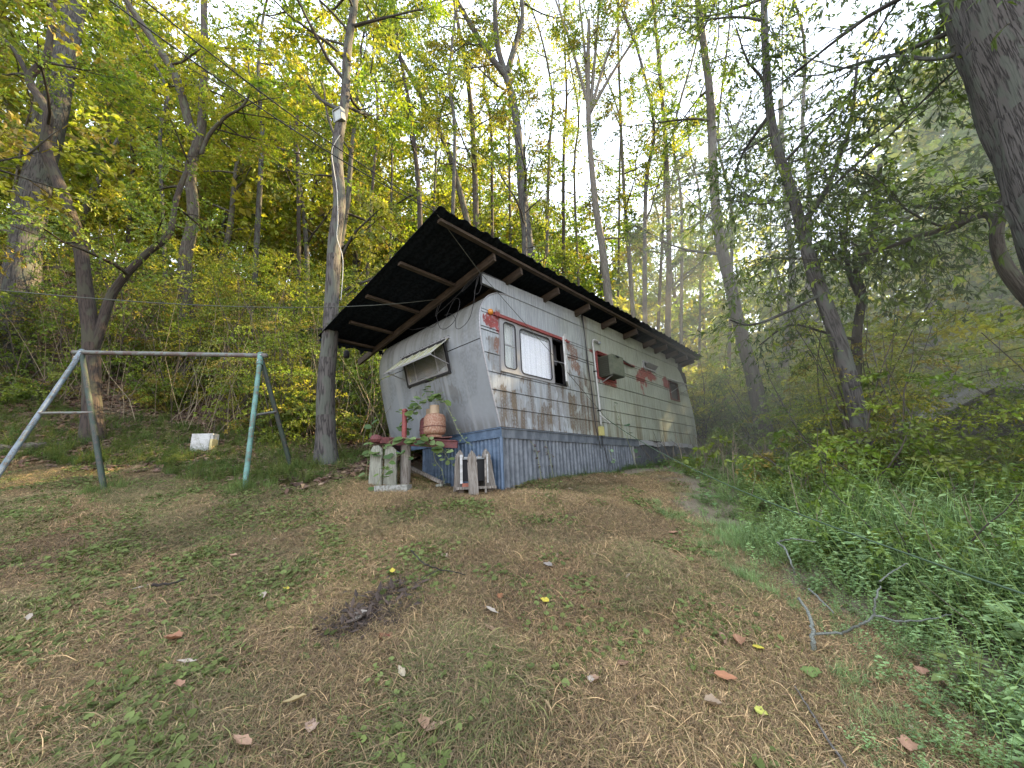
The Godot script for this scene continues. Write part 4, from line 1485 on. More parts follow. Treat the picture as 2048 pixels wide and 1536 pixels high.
# ---------------------------------------------------------------- swing set
func swing() -> void:
	var fr := hit(488, 985)
	var rr := hit(590, 945)
	var rl := hit(214, 980)
	var zr := (fr.z + rr.z) / 2
	var top_r := at(521, 711, zr)
	var across := (at(163, 705, zr) - top_r)
	var top_l := at(163, 705, zr)
	var span := top_l - top_r
	var fl := fr + span * 1.0
	fl = at(-40, 985, fr.z + .35)
	fl.y = ground(fl.x, fl.z)
	var t := thing("swing_frame", "rusty green pipe swing frame without any swings, left of the trailer", "swing frame", (fr + rl) / 2)
	var o := -(fr + rl) / 2
	var r := .033
	var green := textured(chipped(Color(.10, .22, .185), Color(.06, .13, .10), Color(.11, .075, .05)), .6)
	var pale := textured(chipped(Color(.17, .205, .23), Color(.10, .14, .155), Color(.09, .07, .055)), .6)
	var dark := textured(chipped(Color(.018, .034, .02), Color(.012, .022, .014), Color(.05, .035, .025)), .65)
	var brown := textured(chipped(Color(.13, .145, .13), Color(.10, .08, .07), Color(.10, .05, .04)), .65)
	for q in [[fr, top_r, green], [rr, top_r, dark], [fl, top_l, pale], [rl, top_l, dark]]:
		var g := G.new()
		g.tube(PackedVector3Array([q[0] + o + Vector3(0, -.1, 0), q[1] + o]), PackedFloat32Array([r, r]), 12)
		obj("leg", g.mesh(true), q[2], t)
	var g := G.new()
	g.tube(PackedVector3Array([top_l - span.normalized() * -.13 + o, top_r - span.normalized() * .10 + o]), PackedFloat32Array([r * 1.05, r * 1.05]), 12)
	obj("top_bar", g.mesh(true), brown, t)
	for u in [.2, .36, .64, .8]:        # where the swings once hung
		g = G.new()
		var c := top_l.lerp(top_r, u) + o
		g.tube(PackedVector3Array([c + Vector3(0, .036, 0), c + Vector3(0, -.045, 0), c + Vector3(.012, -.062, 0), c + Vector3(0, -.075, .0)]), taper(4, .006, .005), 6)
		obj("swing_hook", g.mesh(true), brown, t)
	for q in [[fr, rr, top_r, .52, .52], [fl, rl, top_l, .52, .52]]:
		g = G.new()
		g.tube(PackedVector3Array([q[0].lerp(q[2], q[3]) + o, q[1].lerp(q[2], q[4]) + o]), PackedFloat32Array([.019, .019]), 8)
		obj("cross_bar", g.mesh(true), brown, t)
	for q in [[top_r, fr, green], [top_l, fl, pale]]:
		g = G.new()
		var d: Vector3 = (q[1] - q[0]).normalized()
		g.tube(PackedVector3Array([q[0] + o - d * .04, q[0] + o + d * .16]), PackedFloat32Array([.042, .042]), 12)
		obj("leg_socket", g.mesh(true), q[2], t)
		for side_ in [-1, 1]:
			g = G.new()
			g.tube(PackedVector3Array([q[0] + o + d * .10 + Vector3(0, 0, .03), q[0] + o + d * .10 + Vector3(0, 0, .052)]) if side_ > 0 else PackedVector3Array([q[0] + o + span.normalized() * .03 * side_ + Vector3(0, 0, .03), q[0] + o + span.normalized() * .03 * side_ + Vector3(0, .0, .05)]), PackedFloat32Array([.011, .011]), 6)
			obj("bolt", g.mesh(), M.trim, t)


# ---------------------------------------------------------------- wires and small things
func sag(a: Vector3, b: Vector3, drop: float, n := 16) -> PackedVector3Array:
	var out := PackedVector3Array()
	for i in n + 1:
		var u := float(i) / n
		out.append(a.lerp(b, u) + Vector3.DOWN * drop * 4 * u * (1 - u))
	return out


func wire(called: String, label: String, category: String, path: PackedVector3Array, r: float, m: Material, group := "") -> void:
	var g := G.new()
	var o := path[0]
	for i in path.size():
		path[i] -= o
	g.tube(path, taper(path.size(), r, r), 6)
	tag(obj(called, g.mesh(true), m, self, o), label, category, group)


func wires() -> void:
	var corner := L(-1.33, 2.47, .40)
	wire("overhead_wire", "upper overhead wire from the top left to the roof's high corner", "wire", sag(at(250, -30, -1.6), corner, .10), .005, M.wire)
	wire("overhead_wire", "lower overhead wire from the top left to the roof's high corner", "wire", sag(at(165, -40, -1.7), corner + Vector3(0, -.04, .02), .12), .0055, M.wire)
	var hook := L(-.36, 2.13, -.95)
	wire("clothes_line", "line running level from the left edge to a rafter of the roof", "line", sag(at(-80, 572, -2.6), hook, .16), .0045, M.rope)
	var near := at(960, 545, L(-.3, 2.2, .1).z)
	var q := L(2.55, .30, .16)
	wire("guy_wire", "wire from the roof corner slanting down across the trailer side", "wire", PackedVector3Array([corner + Vector3(0, -.06, 0), near, (near + q) / 2 + Vector3(0, .03, 0), q]), .0045, M.rope)
	wire("slack_line", "green line running from the trailer side down to the right foreground", "line", sag(q, at(2120, 1212, -1.75), .17, 24), .0048, mat(Color(.05, .085, .045), .8))
	var g := G.new()
	g.tube(PackedVector3Array([L(2.40, .36, .12) - q, L(2.66, .22, .16) - q]), taper(2, .016, .014), 8)
	tag(obj("line_spreader", g.mesh(true), M.white, self, q), "short white tube where the line is tied to the trailer side", "tube")
	# the tangle hanging at the front of the roof
	var t := thing("loose_wires", "tangle of thin black wires looping down from the first rafter", "wires", L(-.4, 2.2, -.1), tb)
	var o := Vector3(-.4, 2.2, -.1)
	var loops := [
		[[-.36, 2.16, .06], [-.37, 2.0, .0], [-.38, 1.88, -.05], [-.36, 1.86, .02], [-.35, 1.98, .08], [-.36, 2.14, .1]],
		[[-.37, 2.12, .02], [-.38, 1.95, -.02], [-.40, 1.7, -.05], [-.42, 1.5, -.12], [-.42, 1.42, -.3], [-.42, 1.46, -.42], [-.41, 1.62, -.45], [-.38, 1.75, -.6], [-.38, 1.78, -.75]],
		[[-.36, 2.05, -.85], [-.40, 1.86, -.92], [-.40, 1.72, -.9], [-.40, 1.58, -.82], [-.41, 1.53, -.65], [-.41, 1.6, -.45], [-.40, 1.85, -.35], [-.38, 1.95, -.5], [-.39, 1.75, -.68], [-.39, 1.7, -.62]],
		[[-.36, 2.02, -.95], [-.39, 1.84, -.98], [-.40, 1.86, -.88], [-.38, 1.92, -.7], [-.37, 2.0, -.45], [-.37, 2.12, -.05]],
		[[-.37, 2.13, .05], [-.42, 2.0, -.15], [-.44, 1.96, -.25], [-.42, 2.04, -.2], [-.37, 2.15, .0]],
		[[-.34, 1.95, -1.9], [-.4, 1.8, -1.6], [-.41, 1.72, -1.2], [-.41, 1.66, -1.0], [-.40, 1.72, -.9]]]
	for l in loops:
		var p := PackedVector3Array()
		for w in l:
			p.append(Vector3(w[0], w[1], w[2]) - o)
		p = spl(p, 5)
		g = G.new()
		g.tube(p, taper(p.size(), .0045, .0045), 5)
		obj("loop", g.mesh(true), M.wire, t)


func small_things() -> void:
	var z := hit(655, 935).z
	var p := at(684, 240, z) + Vector3(-.02, 0, .1)
	var t := thing("floodlight", "square pale floodlight fixed high on the grey trunk left of the roof", "floodlight", p, Basis(Vector3.UP, deg_to_rad(-25)) * Basis(Vector3.RIGHT, deg_to_rad(14)))
	var g := G.new()
	g.ring(rrect(-.115, -.13, .115, .13, .02), rrect(-.095, -.108, .095, .108, .015), -.03, .05)
	obj("rim", g.mesh(), M.lamp_grey, t)
	obj("glass_front", sheet(rrect(-.096, -.11, .096, .11, .015), .025, .03), M.lens, t)
	g = G.new()
	g.ext(rrect(-.113, -.128, .113, .128, .02), -.06, -.031)
	g.box(Vector3(-.06, -.07, -.11), Vector3(.06, .07, -.06))
	obj("housing", g.mesh(), M.lamp_grey, t)
	g = G.new()
	g.bar(Vector3(0, -.13, -.04), Vector3(.0, -.2, -.12), .05, .05)
	obj("bracket", g.mesh(), M.black, t)
	var path := px_path(z + .17, [[680, 270], [664, 300], [668, 340], [674, 380], [676, 440], [674, 475], [686, 520], [682, 600]])
	wire("lamp_cord", "thin pale cord dangling down the trunk below the floodlight", "cord", spl(path, 4), .006, M.cable_pale)
	# white box in the growth at the foot of the bank
	p = hit(400, 904)
	t = thing("white_box", "flaking white metal box half hidden in weeds behind the swing", "box", p, Basis(Vector3.UP, .15))
	g = G.new()
	g.box(Vector3(-.17, -.1, -.18), Vector3(.17, .32, .0))
	obj("shell", g.mesh(), M.white, t)
	g = G.new()
	g.box(Vector3(-.15, -.06, .001), Vector3(.13, .29, .012))
	obj("door", g.mesh(), M.white, t)
	g = G.new()
	g.box(Vector3(.135, -.08, -.16), Vector3(.173, .22, .006))
	obj("yellowed_edge", g.mesh(), mat(Color(.5, .42, .2), .7), t)
	shed()


func shed() -> void:
	var top := at(1950, 772, -8.6)
	var p := on(top.x, top.z)
	var h := top.y - p.y
	var b := Basis(Vector3.UP, deg_to_rad(-28))
	var t := thing("shed", "dark low shed with a gabled roof in the trees at the right", "shed", p, b)
	var g := G.new()
	g.ext(PackedVector2Array([Vector2(-1.5, -1), Vector2(1.5, -1), Vector2(1.5, h - .85), Vector2(0, h - .1), Vector2(-1.5, h - .85)]), -4.0, 0)
	obj("wall", g.mesh(), mat(Color(.035, .03, .026), .9), t)
	for s in [-1, 1]:
		for k in 5:
			g = G.new()
			var y := Vector3(1.9 * s, -1.0, 0)
			g.bar(Vector3(0, h, .35 - .95 * k), Vector3(0, h, .35 - .95 * k) + y, .93, .05, Vector3.UP)
			obj("roof_sheet", g.mesh(), M.shed_roof, t)
		g = G.new()
		g.bar(Vector3(0, h - .06, .84), Vector3(1.9 * s, h - 1.06, .84), .03, .14)
		obj("barge_board", g.mesh(), M.pale_wood, t)
	for k in 9:
		g = G.new()
		var x := -1.45 + .322 * k
		g.box(Vector3(x, -.9, .01), Vector3(x + .3, h - .9, .035))
		obj("board", g.mesh(), mat(Color(.05, .042, .035), .9), t)


# ---------------------------------------------------------------- ground and what covers it
func terrain() -> void:
	var n := 190
	var g := G.new()
	var ax := func(i: int) -> float:
		var u := i * 2.0 / n - 1
		return 150 * signf(u) * (.12 * absf(u) + .88 * pow(absf(u), 2.6))
	for j in n + 1:
		for i in n + 1:
			var x: float = ax.call(i)
			var z: float = ax.call(j) - 6
			g.p(Vector3(x, bumpy(x, z), z))
	for j in n:
		for i in n:
			var a := j * (n + 1) + i
			g.quad(a, a + n + 1, a + n + 2, a + 1)
	var soil := picture(512, 512, func(x: int, y: int) -> Color:
		var k := n2(x * 9, y * 9) * .5 + n2(x * 31 + 7, y * 31) * .5
		var c := Color(.10, .075, .05).lerp(Color(.19, .15, .10), smoothstep(.3, .7, k))
		return c.lerp(Color(.09, .10, .045), .5 * smoothstep(.55, .75, n2(x * 3 + 200, y * 3))))
	var m := textured(soil, .95, 2)
	m.uv1_triplanar = true
	m.uv1_world_triplanar = true
	m.uv1_scale = Vector3(.7, .7, .7)
	tag(obj("ground", g.mesh(true), m), "", "", "", "structure")


func mist() -> void:       # thin sunlit haze that hangs in the hollow on the right
	var f := FogVolume.new()
	f.name = "mist"
	f.shape = RenderingServer.FOG_VOLUME_SHAPE_ELLIPSOID
	f.size = Vector3(16, 14, 12)
	f.position = Vector3(10.4, 4.6, -8.8)
	var m := FogMaterial.new()
	m.albedo = Color(1.0, .98, .91)
	m.density = .03
	f.material = m
	f.set_meta("kind", "stuff")
	add_child(f)


func lawn_edge(z: float) -> float:       # weeds stand to the right of this x
	return 1.75 + .11 * (-z - 2.0) + .18 * sin(z * 1.7) + .1 * sin(z * 4.1)


func lawn_back(x: float) -> float:       # and behind this z
	return -5.75 + .25 * sin(x * 1.3) + .12 * sin(x * 3.7) - (1.1 if x > -2.6 else 0.0)


func on_lawn(x: float, z: float) -> bool:
	return x < lawn_edge(z) + rf(-.45, .3) and z > lawn_back(x) + rf(-.15, .15)


func ground_basis(x: float, z: float) -> Basis:
	var e := .15
	var n := Vector3(ground(x - e, z) - ground(x + e, z), 2 * e, ground(x, z - e) - ground(x, z + e)).normalized()
	var a := rf(0, TAU)
	var f := Vector3(cos(a), 0, sin(a))
	f = (f - n * f.dot(n)).normalized()
	return Basis(f, n, f.cross(n))


func in_trailer(x: float, z: float) -> bool:
	var l := tb.inverse() * (Vector3(x, 0, z) - tc)
	return l.x > .02 and l.x < 7.4 and l.z < -.02 and l.z > -3.0


func thatch_mesh(n: int, r: float, pal: Array, high: float) -> ArrayMesh:     # a mat of mown, lying stalks
	var g := G.new()
	for i in n:
		var a := rf(0, TAU)
		var d := r * sqrt(rng.randf())
		var o := Vector3(cos(a) * d, rf(.0, high * .5), sin(a) * d)
		a = rf(0, TAU)
		var l := rf(.02, .075) if rng.randf() < .85 else rf(.07, .13)
		var f := Vector3(cos(a), rf(-.12, .3), sin(a)).normalized()
		var s := Vector3(-f.z, rf(-.4, .4), f.x) * rf(.0007, .0016)
		var c: Color = pal[rng.randi() % pal.size()]
		g.col = c * (rf(.4, 1.1) if rng.randf() < .85 else rf(1.1, 1.55))
		var mid := o + f * l * .5 + Vector3(0, rf(0, high * .6), 0)
		var tip := o + f * l + rv() * .009
		tip.y = maxf(tip.y, -.01)
		var p0 := g.p(o - s)
		var p1 := g.p(o + s)
		var p2 := g.p(mid + s)
		var p3 := g.p(mid - s)
		var p4 := g.p(tip)
		g.quad(p0, p1, p2, p3)
		g.tri(p3, p2, p4)
	return g.mesh()


func blade_mesh(n: int, r: float, hmin: float, hmax: float) -> ArrayMesh:      # upright grass
	var g := G.new()
	for i in n:
		var a := rf(0, TAU)
		var d := r * sqrt(rng.randf())
		var o := Vector3(cos(a) * d, -.01, sin(a) * d)
		a = rf(0, TAU)
		var h := rf(hmin, hmax)
		var f := Vector3(cos(a), 0, sin(a)) * h * rf(.2, .9)
		var s := Vector3(-f.z, 0, f.x).normalized() * rf(.0018, .004)
		var b := rf(.7, 1.3)
		g.col = Color(b * rf(.85, 1.2), b, b * .9)
		var m := o + f * .4 + Vector3.UP * h * .62
		var t := o + f + Vector3.UP * h * rf(.55, .95)
		var p0 := g.p(o - s)
		var p1 := g.p(o + s)
		var p2 := g.p(m + s * .8)
		var p3 := g.p(m - s * .8)
		g.quad(p0, p1, p2, p3)
		g.tri(p3, p2, g.p(t))
	return g.mesh()


func clover_mesh(n: int, r: float) -> ArrayMesh:           # round-leaved creeping herb
	var g := G.new()
	for i in n:
		var a := rf(0, TAU)
		var d := r * sqrt(rng.randf())
		var o := Vector3(cos(a) * d, rf(.015, .045), sin(a) * d)
		var up := (Vector3.UP + rv() * .45).normalized()
		var x := up.cross(Vector3(cos(a * 3), .2, sin(a * 3))).normalized()
		var y := up.cross(x)
		var s := rf(.008, .019)
		var b := rf(.7, 1.3)
		g.col = Color(b, b * rf(.95, 1.05), b * .9)
		var c := g.p(o - up * s * .25)
		var first := -1
		var prev := -1
		for k in 8:
			var t := .35 + (TAU - .7) * k / 7.0
			var q := g.p(o + (x * cos(t) + y * sin(t)) * s * (1 + .08 * sin(k * 2.6)))
			if k > 0:
				g.tri(c, prev, q)
			prev = q
	return g.mesh()


func weed_mesh(h: float, n: int, ll: float, lw: float, spread := .5) -> ArrayMesh:        # an upright herb: stems with leaves
	var g := G.new()
	for s in 3:
		var a := rf(0, TAU)
		var d := Vector3(cos(a) * spread, 1, sin(a) * spread).normalized()
		var q := walk(Vector3(rf(-.04, .04), -.03, rf(-.04, .04)), d, h * rf(.6, 1.1), 4, .05, .15)
		g.col = Color(.8, .75, .5)
		g.tube(q, taper(5, .0035, .0015), 3, 0, 1, 1, false)
		for i in n / 3:
			var t := .2 + .8 * (i + .5) / (n / 3)
			var j := mini(int(t * 4), 3)
			var o := q[j].lerp(q[j + 1], t * 4 - j)
			var b := a + i * 2.4
			var b2 := rf(.7, 1.3)
			leaf(g, o, Vector3(cos(b), rf(-.2, .45), sin(b)).normalized(), Vector3.UP, ll * rf(.7, 1.3) * (1.15 - .5 * t), lw * rf(.8, 1.2), Color(b2 * rf(.9, 1.1), b2, b2 * .9))
	return g.mesh()


func dead_leaf_mesh(n: int, r: float, size: float) -> ArrayMesh:       # litter: curled brown leaves
	var g := G.new()
	for i in n:
		var a := rf(0, TAU)
		var d := r * sqrt(rng.randf())
		var b := rf(.5, 1.4)
		leaf(g, Vector3(cos(a) * d, rf(.0, .03), sin(a) * d), Vector3(cos(a * 5), rf(-.25, .4), sin(a * 5)).normalized(), (Vector3.UP + rv() * .6).normalized(), size * rf(.6, 1.3), size * rf(.4, .7), Color(b, b * rf(.8, 1.0), b * rf(.7, 1.0)), rf(-.3, .4))
	return g.mesh()


func lawn() -> void:
	rng.seed = 51
	var tan_ := [Color(.36, .255, .14), Color(.25, .17, .09), Color(.14, .095, .055), Color(.30, .22, .12), Color(.19, .175, .065), Color(.42, .32, .19)]
	var mixed := [Color(.28, .21, .12), Color(.19, .14, .08), Color(.17, .185, .065), Color(.13, .165, .05), Color(.32, .255, .15)]
	var kinds := [thatch_mesh(270, .19, tan_, .022), thatch_mesh(270, .19, tan_, .032), thatch_mesh(270, .19, mixed, .028)]
	var xf := [[], [], []]
	var cols := [PackedColorArray(), PackedColorArray(), PackedColorArray()]
	var e0 := hit(690, 1258)
	var e1 := hit(812, 1180)
	var pile0 := Vector2(e0.x, e0.z)
	var pile1 := Vector2(e1.x, e1.z)
	for i in 30000:
		var x := rf(-9.5, 3.2)
		var z := -.3 - 6.8 * pow(rng.randf(), 1.25)
		if absf(x) > 1.6 * -z + 1.2 or not on_lawn(x, z) or in_trailer(x, z):
			continue
		if rng.randf() > (1.0 if z > -3 else .62):
			continue
		if Geometry2D.get_closest_point_to_segment(Vector2(x, z), pile0, pile1).distance_to(Vector2(x, z)) < rf(.0, .12):
			continue
		var green := n2(x * 60, z * 60) + .35 * smoothstep(-1.0, -4.0, x) * n2(x * 20 + 40, z * 20)
		var k := 2 if green > .70 + rf(-.12, .12) else rng.randi() % 2
		var dark := .76 + .34 * smoothstep(.3, .65, n2(x * 45 + 300, z * 45))
		xf[k].append(Transform3D(ground_basis(x, z) * rf(.8, 1.2), Vector3(x, bumpy(x, z), z)))
		var soil := smoothstep(.62, .75, n2(x * 28 + 700, z * 40))
		cols[k].append(Color(1, .92, .80).lerp(Color(.66, .54, .46), soil * .6) * dark)
	for k in 3:
		many("mown_grass", kinds[k], xf[k], cols[k], M.litter)
	# creeping round-leaved herb and short green blades
	var cl := [clover_mesh(16, .10), clover_mesh(10, .08), clover_mesh(22, .13)]
	xf = [[], [], []]
	cols = [PackedColorArray(), PackedColorArray(), PackedColorArray()]
	var bx := []
	var bc := PackedColorArray()
	for i in 26000:
		var x := rf(-9, 3)
		var z := -.3 - 6.6 * pow(rng.randf(), 1.3)
		if absf(x) > 1.6 * -z + 1.2 or not on_lawn(x, z) or in_trailer(x, z):
			continue
		var dens := .015 + n2(x * 75 + 20, z * 75) + .25 * smoothstep(.3, -2.2, x) - .06 - .1 * smoothstep(.0, 1.5, x)
		if dens > .56 + rf(-.1, .2):
			if rng.randf() < .5:
				var k := rng.randi() % 3
				xf[k].append(Transform3D(ground_basis(x, z) * rf(.7, 1.25), Vector3(x, bumpy(x, z), z)))
				cols[k].append(Color(.15, .185, .06) * rf(.6, 1.25))
			elif rng.randf() < .5:
				bx.append(Transform3D(ground_basis(x, z) * rf(.6, 1.2), Vector3(x, bumpy(x, z), z)))
				bc.append(Color(.15, .17, .05) * rf(.7, 1.3))
	for k in 3:
		many("creeping_herb", cl[k], xf[k], cols[k], M.herb)
	many("grass_blades", blade_mesh(26, .1, .03, .085), bx, bc, M.herb)
	# small leaf scraps between the big fallen leaves
	xf = []
	var lc := PackedColorArray()
	for i in 2600:
		var x := rf(-8, 3)
		var z := -.5 - 6.0 * pow(rng.randf(), .9)
		if n2(x * 65 + 11, z * 65) + rf(-.2, .2) > .5 and on_lawn(x, z) and not in_trailer(x, z):
			xf.append(Transform3D(ground_basis(x, z) * rf(.5, 1.3), Vector3(x, bumpy(x, z) + .02, z)))
			lc.append([Color(.24, .15, .085), Color(.22, .155, .10), Color(.13, .08, .05), Color(.28, .22, .15), Color(.20, .105, .06)][rng.randi() % 5])
	many("leaf_scraps", dead_leaf_mesh(1, .01, .055), xf, lc, M.litter)


func weeds() -> void:
	rng.seed = 61
	# knee-high growth right of the mown grass
	var broad := weed_mesh(.45, 15, .12, .07, .6)
	var bx := []
	var bc := PackedColorArray()
	var kinds := [weed_mesh(.42, 27, .07, .036), weed_mesh(.6, 36, .06, .026), weed_mesh(.34, 21, .085, .05), weed_mesh(.75, 42, .055, .02)]
	var grass := blade_mesh(60, .15, .12, .48)
	var xf := [[], [], [], [], []]
	var cols := [PackedColorArray(), PackedColorArray(), PackedColorArray(), PackedColorArray(), PackedColorArray()]
	for i in 30000:
		var z := 1.0 - 19 * pow(rng.randf(), 1.4)
		var x := lawn_edge(z) - .3 + 15 * pow(rng.randf(), 1.5)
		if in_trailer(x, z) or absf(x) > 2.4 * maxf(-z, 0) + 3:
			continue
		var e := x - lawn_edge(z) + rf(-.3, .1)
		var l := tb.inverse() * (Vector3(x, 0, z) - tc)
		if l.z < .25 and l.x > -.5 and l.x < 7.6:
			continue
		var k := 4 if n2(x * 40, z * 40 + 90) + rf(-.2, .2) > .62 else rng.randi() % 4
		var s := smoothstep(-.3, 1.4, e) * 1.05 + .18
		s *= rf(.55, 1.35)
		if l.x > 1.0 and l.x < 9.5 and l.z < 4.5:
			s *= lerpf(.22, 1.0, smoothstep(.8, 4.5, l.z))
		var c := Color(.25, .36, .16)
		var right := smoothstep(2.5, 5.5, e + (n2(x * 50, z * 50) - .5) * 3)
		c = c.lerp([Color(.27, .30, .11), Color(.25, .19, .11), Color(.22, .28, .10), Color(.36, .36, .12)][rng.randi() % 4], right * .85)
		if rng.randf() < .07 and e > .3:
			bx.append(Transform3D(Basis(Vector3.UP, rf(0, TAU)) * rf(.5, .95), Vector3(x, bumpy(x, z), z)))
			bc.append([Color(.21, .30, .11), Color(.26, .33, .11), Color(.17, .26, .12)][rng.randi() % 3] * rf(.7, 1.2))
		xf[k].append(Transform3D(Basis(Vector3.UP, rf(0, TAU)) * Basis(Vector3.RIGHT, rf(-.25, .25)) * Basis.from_scale(Vector3(s * 1.1, s, s * 1.1)), Vector3(x, bumpy(x, z), z)))
		cols[k].append(c * rf(.6, 1.45))
	# a low fringe along the skirting
	for i in 700:
		var q := L(rf(.4, 7.2), 0, absf(rng.randfn(0, .16)) + .04)
		var k := rng.randi() % 5
		var s := rf(.14, .3)
		xf[k].append(Transform3D(Basis(Vector3.UP, rf(0, TAU)) * s, Vector3(q.x, bumpy(q.x, q.z), q.z)))
		cols[k].append(Color(.11, .17, .065) * rf(.7, 1.3))
	# the band behind the swing and round its feet
	for i in 4200:
		var x := rf(-13, -1.4)
		var z := lawn_back(x) + .15 - 2.0 * pow(rng.randf(), 1.3)
		if in_trailer(x, z):
			continue
		var k := 4 if rng.randf() < .3 else rng.randi() % 4
		var s := rf(.28, .62)
		xf[k].append(Transform3D(Basis(Vector3.UP, rf(0, TAU)) * s, Vector3(x, bumpy(x, z), z)))
		cols[k].append([Color(.11, .18, .06), Color(.14, .19, .065), Color(.17, .2, .07)][rng.randi() % 3] * rf(.7, 1.3))
	for q in [hit(488, 985), hit(590, 945), hit(214, 980)]:
		for i in 26:
			var w: Vector3 = q + Vector3(rng.randfn(0, .14), 0, rng.randfn(0, .12))
			xf[4].append(Transform3D(Basis(Vector3.UP, rf(0, TAU)) * rf(.25, .6), Vector3(w.x, bumpy(w.x, w.z), w.z)))
			cols[4].append(Color(.15, .21, .07) * rf(.6, 1.4))
	many("broad_weeds", broad, bx, bc, M.herb)
	for k in 5:
		many("weeds" if k < 4 else "tall_grass", kinds[k] if k < 4 else grass, xf[k], cols[k], M.herb)
	# leaf litter on the bank and under the wood
	var lit := [dead_leaf_mesh(30, .35, .09), dead_leaf_mesh(26, .3, .1)]
	var lx := [[], []]
	var lc := [PackedColorArray(), PackedColorArray()]
	for i in 15000:
		var d := 6.0 + 22 * pow(rng.randf(), 1.3)
		var a := deg_to_rad(rf(-66, 66))
		var x := sin(a) * d
		var z := -cos(a) * d
		if (x < lawn_edge(z) and z > lawn_back(x)) or in_trailer(x, z):
			continue
		var l := tb.inverse() * (Vector3(x, 0, z) - tc)
		if l.x > -.5 and l.x < 9 and l.z > -.1 and l.z < 2.5:
			continue
		var k := i % 2
		lx[k].append(Transform3D(ground_basis(x, z) * rf(.8, 1.4), Vector3(x, bumpy(x, z) + .01, z)))
		lc[k].append([Color(.15, .095, .06), Color(.11, .07, .045), Color(.20, .14, .09)][rng.randi() % 3] * rf(.7, 1.2))
	for k in 2:
		many("leaf_litter", lit[k], lx[k], lc[k], M.litter)
	# dead stalks and vines that fill the bank
	var st := G.new()
	for i in 3000:
		var x := rf(-16, 2)
		var z := rf(-7.2, -15)
		if i > 2300:
			z = rf(-2.0, -11)
			x = lawn_edge(z) + rf(.6, 7.0)
		if in_trailer(x, z):
			continue
		st.col = [Color(.16, .12, .08), Color(.26, .21, .14), Color(.09, .07, .05)][rng.randi() % 3]
		var w := walk(Vector3(x, ground(x, z) - .05, z), Vector3(rf(-.5, .5), 1, rf(-.5, .5)).normalized(), rf(.6, 3.2) if i <= 2300 else rf(.3, .9), 4, .02, .25)
		st.tube(w, taper(5, rf(.004, .011), .002), 4, 0, 1, 1, false)
	tag(obj("dead_stalks", st.mesh(true), M.litter), "", "", "", "stuff")


func shrub(called: String, h: float, kind: String, set_: Array, n: int, width := .5) -> Node3D:    # a prototype: thin stems and sprays of leaves
	var root := thing(called, "", "shrub")
	var g := G.new()
	var xf := []
	var cols := PackedColorArray()
	for i in n:
		var a := rf(0, TAU)
		var w := walk(Vector3(rf(-.1, .1), -.1, rf(-.1, .1)), Vector3(cos(a) * width, 1, sin(a) * width).normalized(), h * rf(.6, 1.1), 6, .03, .2)
		g.tube(w, taper(7, .006 + .004 * h, .003), 5, 0, 1, 1, false)
		for k in int(8 + 3 * h):
			var f := 1 + rng.randi() % 6
			var b := rf(0, TAU)
			put_spray(xf, cols, w[f - 1].lerp(w[f], rng.randf()), Vector3(cos(b), rf(-.3, .4), sin(b)), rf(.5, 1.0), set_)
	obj("stems", g.mesh(true), M.twig, root)
	var ks: Array = sprays[kind]
	many("foliage", ks[rng.randi() % ks.size()], xf, cols, M.leaf, root)
	return root


